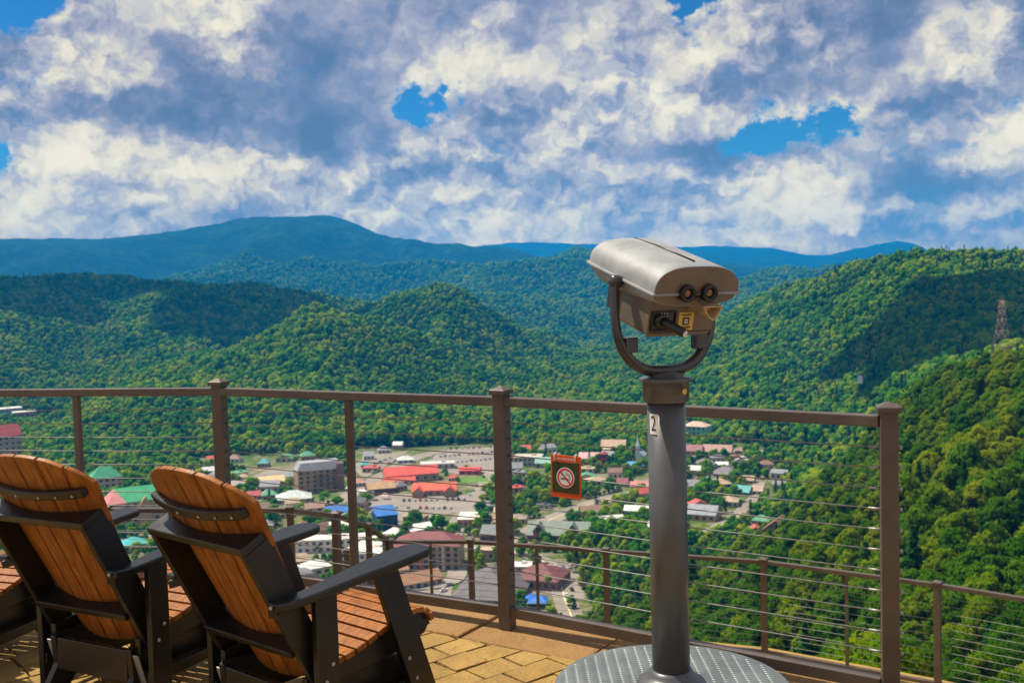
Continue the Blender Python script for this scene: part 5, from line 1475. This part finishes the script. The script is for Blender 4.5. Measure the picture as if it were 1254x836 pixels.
# ------------------------------------------------------------------ coin operated viewer
def viewer():
    X0, Y0, ZP = .555, 3.70, .105
    t = tag(empty('coin_viewer', (X0, Y0, 0)), 'grey metal coin operated tower viewer on a round pole', 'viewer')
    # round tread plate step
    pl = MB().lathe([(.425, .0), (.425, .098), (.434, .101), (.434, ZP - .002), (.430, ZP), (.0005, ZP)], 72).build('base_plate', MAT['plate'], t)
    tp = MB(); pitch = .030; k = 0
    y = -.42
    while y < .42:
        x = -.42 + (0 if k % 2 else .0)
        j = 0
        while x < .42:
            if math.hypot(x, y) < .415:
                a = math.radians(38 if (j % 2) else -38) + .25
                dx, dy = math.cos(a), math.sin(a); L, w, h = .0125, .0042, .0013
                vs = [(x - dx*L, y - dy*L, ZP), (x + dy*w, y - dx*w, ZP), (x + dx*L, y + dy*L, ZP), (x - dy*w, y + dx*w, ZP), (x - dx*L*.5, y - dy*L*.5, ZP + h), (x + dx*L*.5, y + dy*L*.5, ZP + h)]
                tp.add(vs, [(0, 1, 4), (1, 5, 4), (1, 2, 5), (2, 3, 5), (3, 4, 5), (3, 0, 4)])
            x += .021; j += 1
        y += .021; k += 1
    tp.build('tread_pattern', MAT['plate'], pl)
    R = .069
    MB().lathe([(.128, ZP), (.128, ZP + .012), (.118, ZP + .024), (.096, ZP + .034), (.082, ZP + .050), (.076, ZP + .062), (R, ZP + .064)], 40).build('flange', MAT['pole'], t)
    MB().lathe([(R, ZP), (R, 1.175)], 48).build('pole', MAT['pole'], t)
    MB().lathe([(R, 1.160), (.083, 1.160), (.0845, 1.163), (.0845, 1.232), (.0955, 1.233), (.0965, 1.236), (.0965, 1.245), (.095, 1.247), (.064, 1.248), (.064, 1.262), (.03, 1.268)], 48).build('collar', MAT['pole'], t)
    lk = Matrix.Rotation(math.radians(-50), 4, 'Z') @ Matrix.Translation((.0845, 0, 1.200)) @ Matrix.Rotation(math.pi / 2, 4, 'Y')
    MB().lathe([(.011, 0), (.011, .005), (.007, .007), (.001, .007)], 16, lk).build('collar_lock', MAT['label_yellow'], t)
    # number plate, wrapped round the pole
    a0 = math.radians(-90 - 50); zc = 1.083
    def wrap(x, z, d): a = a0 + x / R; return ((R + d) * math.cos(a), (R + d) * math.sin(a), zc + z)
    m = MB(); vs = []; n = 8
    for i in range(n + 1):
        for zz in (-.037, .037): vs.append(wrap(-.020 + .040 * i / n, zz, .0012))
    m.add(vs, [(2*i, 2*i+2, 2*i+3, 2*i+1) for i in range(n)], smooth=True)
    pn = m.build('number_plate', MAT['white'], t)
    v2, f2 = text_mesh('2', .080)
    MB().add([wrap(x * .62, y, .0022) for x, y, z in v2], f2).build('number', MAT['sign_ink'], pn)

    PSI, TAU = .43, .27
    lat = Vector((math.cos(PSI), math.sin(PSI), 0)); hor = Vector((-math.sin(PSI), math.cos(PSI), 0))
    ax = hor * math.cos(TAU) + Vector((0, 0, math.sin(TAU))); up = lat.cross(ax)
    C = Vector((0, 0, 1.609)) + lat * -.006
    def hp(a, b, c): return C + lat * a + ax * b + up * c
    BF, BB, W, H = -.222, .258, .345, .094
    # yoke
    ypts = [(-.203, 1.605), (-.206, 1.56), (-.206, 1.47), (-.196, 1.405), (-.172, 1.350), (-.132, 1.305), (-.075, 1.278), (0, 1.272)]
    ypts += [(-a, z) for a, z in ypts[-2::-1]]
    Q = [Vector((0, 0, z)) + lat * a for a, z in ypts]
    rad = [.017, .0165, .016, .018, .020, .021, .021, .021]; rad += rad[-2::-1]
    SQ = smooth_line([(q.x, q.y, q.z, r_) for q, r_ in zip(Q, rad)], 6)
    yk = MB().tube([q[:3] for q in SQ], [q[3] for q in SQ], 16)
    for s in (-1, 1):
        p = Vector((0, 0, 1.600)) + lat * (s * .205)
        q_ = (lat * s).to_track_quat('Z', 'Y').to_matrix().to_4x4(); q_.translation = p - lat * s * .02
        yk.lathe([(.020, -.004), (.0235, .004), (.0235, .028), (.018, .036), (.002, .038)], 18, q_)
    yk.build('yoke', MAT['yoke'], t)
    for s in (-1, 1):
        p = Vector((0, 0, 1.372)) + lat * (s * .150)
        tf = Matrix((lat, hor, Vector((0, 0, 1)))).transposed().to_4x4(); tf.translation = p
        MB().box((0, 0, 0), (.050, .045, .055), tf).build('stop_block', MAT['yoke'], t, bevel=.005)
    # hood: rounded shell with a lip
    def section(f, n=26, e=2.7):
        out = []
        for i in range(n + 1):
            th = math.pi * i / n
            cs, sn = math.cos(th), math.sin(th)
            out.append((math.copysign(abs(cs) ** (2 / e), cs), abs(sn) ** (2 / e)))
        return out
    sec = section(0); n = len(sec)
    m = MB(); vs = []; stations = [(BF, .995, .97), (BF + .004, 1.0, 1.0), (BF + .03, 1.0, 1.0), (-.05, 1.0, 1.01), (.10, 1.0, 1.01), (.20, .985, .985), (BB - .02, .965, .95), (BB - .004, .94, .90), (BB, .90, .82)]
    for b, wa, ha in stations:
        for x, y in sec: vs.append(hp(x * W / 2 * wa, b, .004 + y * H * ha))
    fs = [(i * n + k, i * n + k + 1, (i + 1) * n + k + 1, (i + 1) * n + k) for i in range(len(stations) - 1) for k in range(n - 1)]
    o = m.add(vs, fs, 0, True); e = (len(stations) - 1) * n
    m.f.append(tuple(range(e, e + n))); m.m.append(0); m.sm.append(False)
    m.f.append(tuple(range(n - 1, -1, -1))); m.m.append(1); m.sm.append(False)
    hd = m.build('hood', [MAT['viewer'], MAT['viewer_shaded']], t)
    # seam strip on the hood
    sm_ = MB(); zt = lambda b: .0045 + H * 1.01
    sm_.tube([hp(.012, -.165, zt(0) + .001), hp(.012, .06, zt(0) + .002), hp(.012, .235, .004 + H * .955)], .0032, 6)
    sm_.build('seam', MAT['black'], hd)
    # lower shell
    m = MB(); vs = []; st2 = [(BF + .010, .97, .040), (BF + .014, .985, .043), (-.14, .985, .052), (-.02, .985, .070), (.12, .98, .078), (.20, .96, .070), (BB - .008, .93, .045)]
    for b, wa, dp in st2:
        for x, y in sec: vs.append(hp(x * W / 2 * wa, b, -.004 - y * dp))
    fs = [(i * n + k, (i + 1) * n + k, (i + 1) * n + k + 1, i * n + k + 1) for i in range(len(st2) - 1) for k in range(n - 1)]
    m.add(vs, fs, 0, True); e = (len(st2) - 1) * n
    m.f.append(tuple(range(e + n - 1, e - 1, -1))); m.m.append(0); m.sm.append(False)
    m.f.append(tuple(range(n))); m.m.append(1); m.sm.append(False)
    m.build('lower_shell', [MAT['viewer'], MAT['viewer_shaded']], t)
    # lip between the shells
    m = MB(); pr = [(-1, BF - .004), (1, BF - .004), (1, BB - .05), (.95, BB + .004), (-.95, BB + .004), (-1, BB - .05)]
    m.prism([(a * (W / 2 + .008), b) for a, b in pr], -.0045, .0045, lambda a, b, q: hp(a, b, q)); m.build('lip', MAT['viewer'], t, bevel=.002)
    # eyepieces
    for a in (-.045, .045):
        q_ = (-ax).to_track_quat('Z', 'Y').to_matrix().to_4x4(); q_.translation = hp(a, BF, .004)
        ey = MB().lathe([(.031, -.01), (.031, .012), (.0298, .018), (.026, .020), (.020, .019), (.0165, .012), (.0165, .006), (.0005, .006)], 28, q_).build('eyepiece', MAT['black'], t)
        MB().lathe([(.0155, .0075), (.010, .0105), (.0005, .0115)], 20, q_).build('lens', MAT['lens'], ey)
    q_ = MB().tube([hp(-.018, BF - .010, .003), hp(.018, BF - .010, .003)], .003, 6); q_.build('bridge', MAT['black'], t)
    # nose and coin return chute
    ns = MB(); 
    ns.add([hp(-.020, BF + .002, -.012), hp(.012, BF + .002, -.012), hp(.055, BF + .012, -.062), hp(-.005, BF + .03, -.070), hp(-.005, BF - .014, -.020), hp(.045, BF - .020, -.060)], [(0, 4, 5, 3), (4, 1, 2, 5), (0, 1, 4), (3, 5, 2), (0, 3, 2, 1)])
    ns.build('nose', MAT['viewer_shaded'], t)
    sc_ = MB(); ring0, ring1, ring2 = [], [], []
    outl = [(.018, -.040), (.098, -.040), (.092, -.060), (.079, -.083), (.066, -.092), (.052, -.086), (.036, -.068)]
    nn = len(outl)
    vs = [hp(a, BF - .026, c) for a, c in outl] + [hp(.058 + (a - .058) * .86, BF - .0265, -.060 + (c + .060) * .84) for a, c in outl] + [hp(.058 + (a - .058) * .55, BF + .02, -.060 + (c + .060) * .5) for a, c in outl] + [hp(.058 + (a - .058) * .92, BF + .05, -.058 + (c + .058) * .9) for a, c in outl]
    fs = []
    for i in range(nn):
        j = (i + 1) % nn
        fs += [(i, j, nn + j, nn + i), (nn + i, nn + j, 2*nn + j, 2*nn + i), (i, 3*nn + i, 3*nn + j, j)]
    fs += [tuple(range(2*nn, 3*nn)), tuple(range(4*nn - 1, 3*nn - 1, -1))]
    sc_.add(vs, fs); sc_.build('return_chute', MAT['chute'], t, bevel=.0015)
    # coin box
    FB = -.165
    m = MB(); prof = [(-.145, -.03), (.128, -.03), (.128, -.150), (.108, -.168), (-.130, -.168), (-.145, -.158)]
    m.prism(prof, FB, .085, lambda a, b, q: hp(a, q, b)); bx = m.build('coin_box', MAT['viewer_shaded'], t, bevel=.003)
    m = MB(); m.prism([(-.140, -.152), (.123, -.152), (.123, -.1545), (-.140, -.1545)], FB - .002, FB, lambda a, b, q: hp(a, q, b)); m.build('door_seam', MAT['black'], bx)
    MB().prism([(-.146, -.05), (-.160, -.05), (-.160, -.13), (-.146, -.13)], .05, .10, lambda a, b, q: hp(a, q, b)).build('hinge_block', MAT['yoke'], bx, bevel=.002)
    fr = MB()
    fa, fb, fc_, fd = -.136, -.036, -.074, -.146
    for (a0_, a1_, c0, c1) in ((fa, fb, fc_ - .006, fc_), (fa, fb, fd, fd + .006), (fa, fa + .006, fd + .006, fc_ - .006), (fb - .006, fb, fd + .006, fc_ - .006)):
        fr.prism([(a0_, c0), (a1_, c0), (a1_, c1), (a0_, c1)], FB - .010, FB - .0005, lambda a, b, q: hp(a, q, b))
    fr.build('coin_frame', MAT['black'], bx)
    MB().prism([(fa + .006, fd + .006), (fb - .006, fd + .006), (fb - .006, fc_ - .006), (fa + .006, fc_ - .006)], FB - .003, FB - .0008, lambda a, b, q: hp(a, q, b)).build('coin_plate', MAT['yoke'], bx)
    q_ = (-ax).to_track_quat('Z', 'Y').to_matrix().to_4x4(); q_.translation = hp(-.100, FB, -.108)
    kn = MB().lathe([(.026, .002), (.026, .014), (.022, .020), (.001, .020)], 20, q_).build('coin_turner', MAT['black'], bx)
    ev = Vector((.62, 0, -.22)); d = (lat * .42 - ax * .88 - up * .22).normalized()
    p0 = hp(-.098, FB - .012, -.106)
    hb = MB().tube([p0, p0 + d * .03, p0 + d * .088, p0 + d * .098], [.016, .0165, .0165, .015], 8); hb.build('coin_slide', MAT['black'], bx)
    e0 = p0 + d * .0985
    MB().tube([e0, e0 + d * .004], [.0125, .011], 8).build('slide_tip', MAT['white'], bx)
    for k in range(6):
        p = hp(-.110 + .011 * (k % 3), FB - .022, -.086 + .010 * (k // 3)); MB().tube([p, p - ax * .003], .0022, 6).build('rivet', MAT['steel'], kn)
    # instruction label
    la0, la1, lc0, lc1 = -.022, .040, -.148, -.082
    lb = MB().prism([(la0, lc0), (la1, lc0), (la1, lc1), (la0, lc1)], FB - .0022, FB - .0006, lambda a, b, q: hp(a, q, b)).build('instruction_label', MAT['label_yellow'], bx)
    ml = (la0 + la1) / 2
    ink = MB()
    ink.prism([(ml - .014, -.128), (ml + .014, -.128), (ml + .014, -.101), (ml - .014, -.101)], FB - .0032, FB - .0022, lambda a, b, q: hp(a, q, b))
    for c, w in ((-.090, .022), (-.094, .018), (-.134, .020), (-.138, .022), (-.142, .016)):
        ink.prism([(ml - w, c - .0011), (ml + w, c - .0011), (ml + w, c + .0011), (ml - w, c + .0011)], FB - .0032, FB - .0022, lambda a, b, q: hp(a, q, b))
    ink.build('label_print', MAT['black'], lb)
    wh = MB()
    for c in (-.110, -.119): wh.prism([(ml - .008, c - .0024), (ml + .008, c - .0024), (ml + .008, c + .0024), (ml - .008, c + .0024)], FB - .0042, FB - .0032, lambda a, b, q: hp(a, q, b))
    wh.build('label_panel', MAT['white'], lb)
viewer()


# ------------------------------------------------------------------ no smoking sign on the cables
def sign():
    a, b = np.array(FENCE[3]), np.array(FENCE[4]); d = (b - a) / np.linalg.norm(b - a)
    # where the sign's centre ray meets the fence plane
    v = ray(694.5, 583); nrm = np.array([-d[1], d[0]]); k = (nrm @ a) / (nrm @ v[:2]); c = v * k + EYE
    out = Vector((d[1], -d[0], 0)); along = Vector((d[0], d[1], 0)); tilt = math.radians(-1.0)
    along = (along + Vector((0, 0, math.tan(tilt)))).normalized()
    upv = out.cross(along) * -1; upv = along.cross(out) * -1 if along.cross(out).z < 0 else along.cross(out)
    O = Vector(c) + out * .008
    t = tag(empty('no_smoking_sign', O), 'orange red no smoking sign with dark green panel hung on the cables', 'sign')
    P = lambda x, y, q: along * x + upv * y + out * q
    W, H = .156, .190
    def plate(name, x0, x1, y0, y1, q0, q1, mat, par):
        return MB().prism([(x0, y0), (x1, y0), (x1, y1), (x0, y1)], q0, q1, lambda a_, b_, q: P(a_, b_, q)).build(name, mat, par, bevel=.0006)
    bd = plate('board', -W/2, W/2, -H/2, H/2, 0, .004, MAT['sign_red'], t)
    pn = plate('panel', -W/2 + .008, W/2 - .008, -H/2 + .022, H/2 - .030, .0042, .0052, MAT['sign_green'], t)
    cy = -.004
    def disc(name, r0, r1, q, mat, par, seg=40):
        m = MB(); vs = []
        for i in range(seg):
            th = 2 * math.pi * i / seg; vs += [P(r1 * math.cos(th), cy + r1 * math.sin(th), q), P(r0 * math.cos(th), cy + r0 * math.sin(th), q)]
        fs = [(2*i, 2*((i+1) % seg), 2*((i+1) % seg)+1, 2*i+1) for i in range(seg)]
        m.add(vs, fs); return m.build(name, mat, par)
    dc = disc('disc', .0005, .0465, .0058, MAT['sign_white'], pn)
    disc('ring', .034, .042, .0064, MAT['sign_ring'], dc)
    # cigarette and smoke
    ink = MB()
    def quad(x0, x1, y0, y1, q=.0062): ink.add([P(x0, cy + y0, q), P(x1, cy + y0, q), P(x1, cy + y1, q), P(x0, cy + y1, q)], [(0, 1, 2, 3)])
    quad(-.026, .014, -.008, -.002); quad(.016, .019, -.008, -.002); quad(.021, .024, -.008, -.002)
    def wisp(pts, w=.0022):
        for i in range(len(pts) - 1):
            (x0, y0), (x1, y1) = pts[i], pts[i+1]; L = math.hypot(x1-x0, y1-y0); nx, ny = -(y1-y0)/L*w/2, (x1-x0)/L*w/2
            ink.add([P(x0+nx, cy+y0+ny, .0062), P(x0-nx, cy+y0-ny, .0062), P(x1-nx, cy+y1-ny, .0062), P(x1+nx, cy+y1+ny, .0062)], [(0, 1, 2, 3)])
    wisp([(.018, .001), (.018, .008), (.012, .012), (.004, .012), (.001, .016), (.003, .021)]); wisp([(.023, .001), (.023, .010), (.018, .016), (.010, .017), (.007, .020), (.009, .024)])
    ink.build('cigarette', MAT['sign_ink'], dc)
    m = MB(); a_ = math.radians(-45); dx, dy = math.cos(a_), math.sin(a_); nx, ny = -dy * .0036, dx * .0036; r = .036
    m.add([P(-dx*r+nx, cy-dy*r+ny, .0068), P(-dx*r-nx, cy-dy*r-ny, .0068), P(dx*r-nx, cy+dy*r-ny, .0068), P(dx*r+nx, cy+dy*r+ny, .0068)], [(0, 1, 2, 3)]); m.build('slash', MAT['sign_ring'], dc)
    v2, f2 = text_mesh('NO SMOKING', .0155)
    MB().add([P(x, y + H/2 - .0165, .0048) for x, y, z in v2], f2).build('lettering', MAT['sign_white'], bd)
    for x in (-.055, .052):
        MB().tube([P(x, H/2 - .024, .006), P(x, H/2 + .004, .007), P(x, H/2 + .009, -.003), P(x, H/2 + .001, -.009)], .0032, 8).build('tie', MAT['sign_white'], t)
sign()


# ------------------------------------------------------------------ power pylon on the right hand hill
def pylon():
    r_ = 515.0; q = ray(1227, 441); h = math.hypot(q[0], q[1]); x, y = q[0] / h * r_, q[1] / h * r_
    s = r_ / FPX; z = 1.6 + r_ * q[2] / h; Hh = 66 * s
    t = tag(empty('power_pylon', (x, y, z), .5), 'rusty lattice power pylon standing on the right hand hill', 'pylon')
    bw, tw = 2.7, .6
    leg = MB(); br = MB()
    lv = [0, .27, .50, .69, .85, 1.0]
    wd = lambda f: bw * (1 - f) ** 1.1 + tw
    for sx, sy in ((-1, -1), (1, -1), (1, 1), (-1, 1)):
        pts_ = [(sx * wd(f), sy * wd(f), Hh * f) for f in [-.25] + lv]
        MB().tube(pts_, .10, 5).build('leg', MAT['pylon'], t)
    cs = [(-1, -1), (1, -1), (1, 1), (-1, 1)]
    for a, b in zip(lv[:-1], lv[1:]):
        for k in range(4):
            (x0, y0), (x1, y1) = cs[k], cs[(k + 1) % 4]
            wa, wb = wd(a), wd(b)
            br.tube([(x0*wa, y0*wa, Hh*a), (x1*wb, y1*wb, Hh*b)], .05, 4); br.tube([(x1*wa, y1*wa, Hh*a), (x0*wb, y0*wb, Hh*b)], .05, 4); br.tube([(x0*wb, y0*wb, Hh*b), (x1*wb, y1*wb, Hh*b)], .05, 4)
    br.build('bracing', MAT['pylon'], t)
    for f, L in ((.99, 4.6), (.88, 3.6)):
        for s_ in (-1, 1):
            MB().tube([(s_ * wd(f), 0, Hh * f + .5), (s_ * L, 0, Hh * f), (s_ * wd(f), 0, Hh * f - .9)], .14, 4).build('cross_arm', MAT['pylon'], t)
MAT['pylon'] = pmat('rusty_steel', (0.42, 0.27, 0.21), .7, .1, .2, 1)
pylon()


# ------------------------------------------------------------------ clouds overhead, out of the frame, that shade parts of the hills
def cloud_over(x, y, z, up_by, size, seed, label):
    """a cumulus standing up_by metres above the shaded ground, up the sun's rays"""
    k = up_by / to_sun.z
    cx, cy, cz = x + to_sun.x * k, y + to_sun.y * k, z + up_by
    r = random.Random(seed); bm = bmesh.new()
    for i in range(16):
        a, q = r.random() * 6.283, math.sqrt(r.random())
        lr = size[2] * r.uniform(.55, 1.0)
        mt = Matrix.Translation((math.cos(a) * q * size[0], math.sin(a) * q * size[1], r.uniform(0, .35) * size[2])) @ Matrix.Diagonal((1.5, 1.3, .62, 1))
        rt = bmesh.ops.create_icosphere(bm, subdivisions=3, radius=lr, matrix=mt)
        for v in rt['verts']:
            n = Vector(v.co); v.co += Vector((math.sin(n.y / 31 + seed), math.sin(n.z / 23 + n.x / 37), math.sin(n.x / 29))) * lr * .09
            if v.co.z < -.12 * size[2]: v.co.z = -.12 * size[2] + (v.co.z + .12 * size[2]) * .1
    me = bpy.data.meshes.new('cloud'); bm.to_mesh(me); bm.free()
    for p in me.polygons: p.use_smooth = True
    me.materials.append(MAT['cloud'])
    o = bpy.data.objects.new('clouds', me); COL.objects.link(o); o.location = (cx, cy, cz)
    print('cloud elevation deg', math.degrees(math.atan2(cz - size[2] - 1.6, math.hypot(cx, cy))), 'az', math.degrees(math.atan2(cx, cy)), cz)
    return tag(o, kind='stuff')
MAT['cloud'] = pmat('cloud_white', (.8, .8, .8), 1, 0, .02, .01)
cloud_over(560, 1090, -30, 900, (210, 235, 100), 3, '')
cloud_over(-820, 2250, 30, 1350, (560, 330, 170), 8, '')
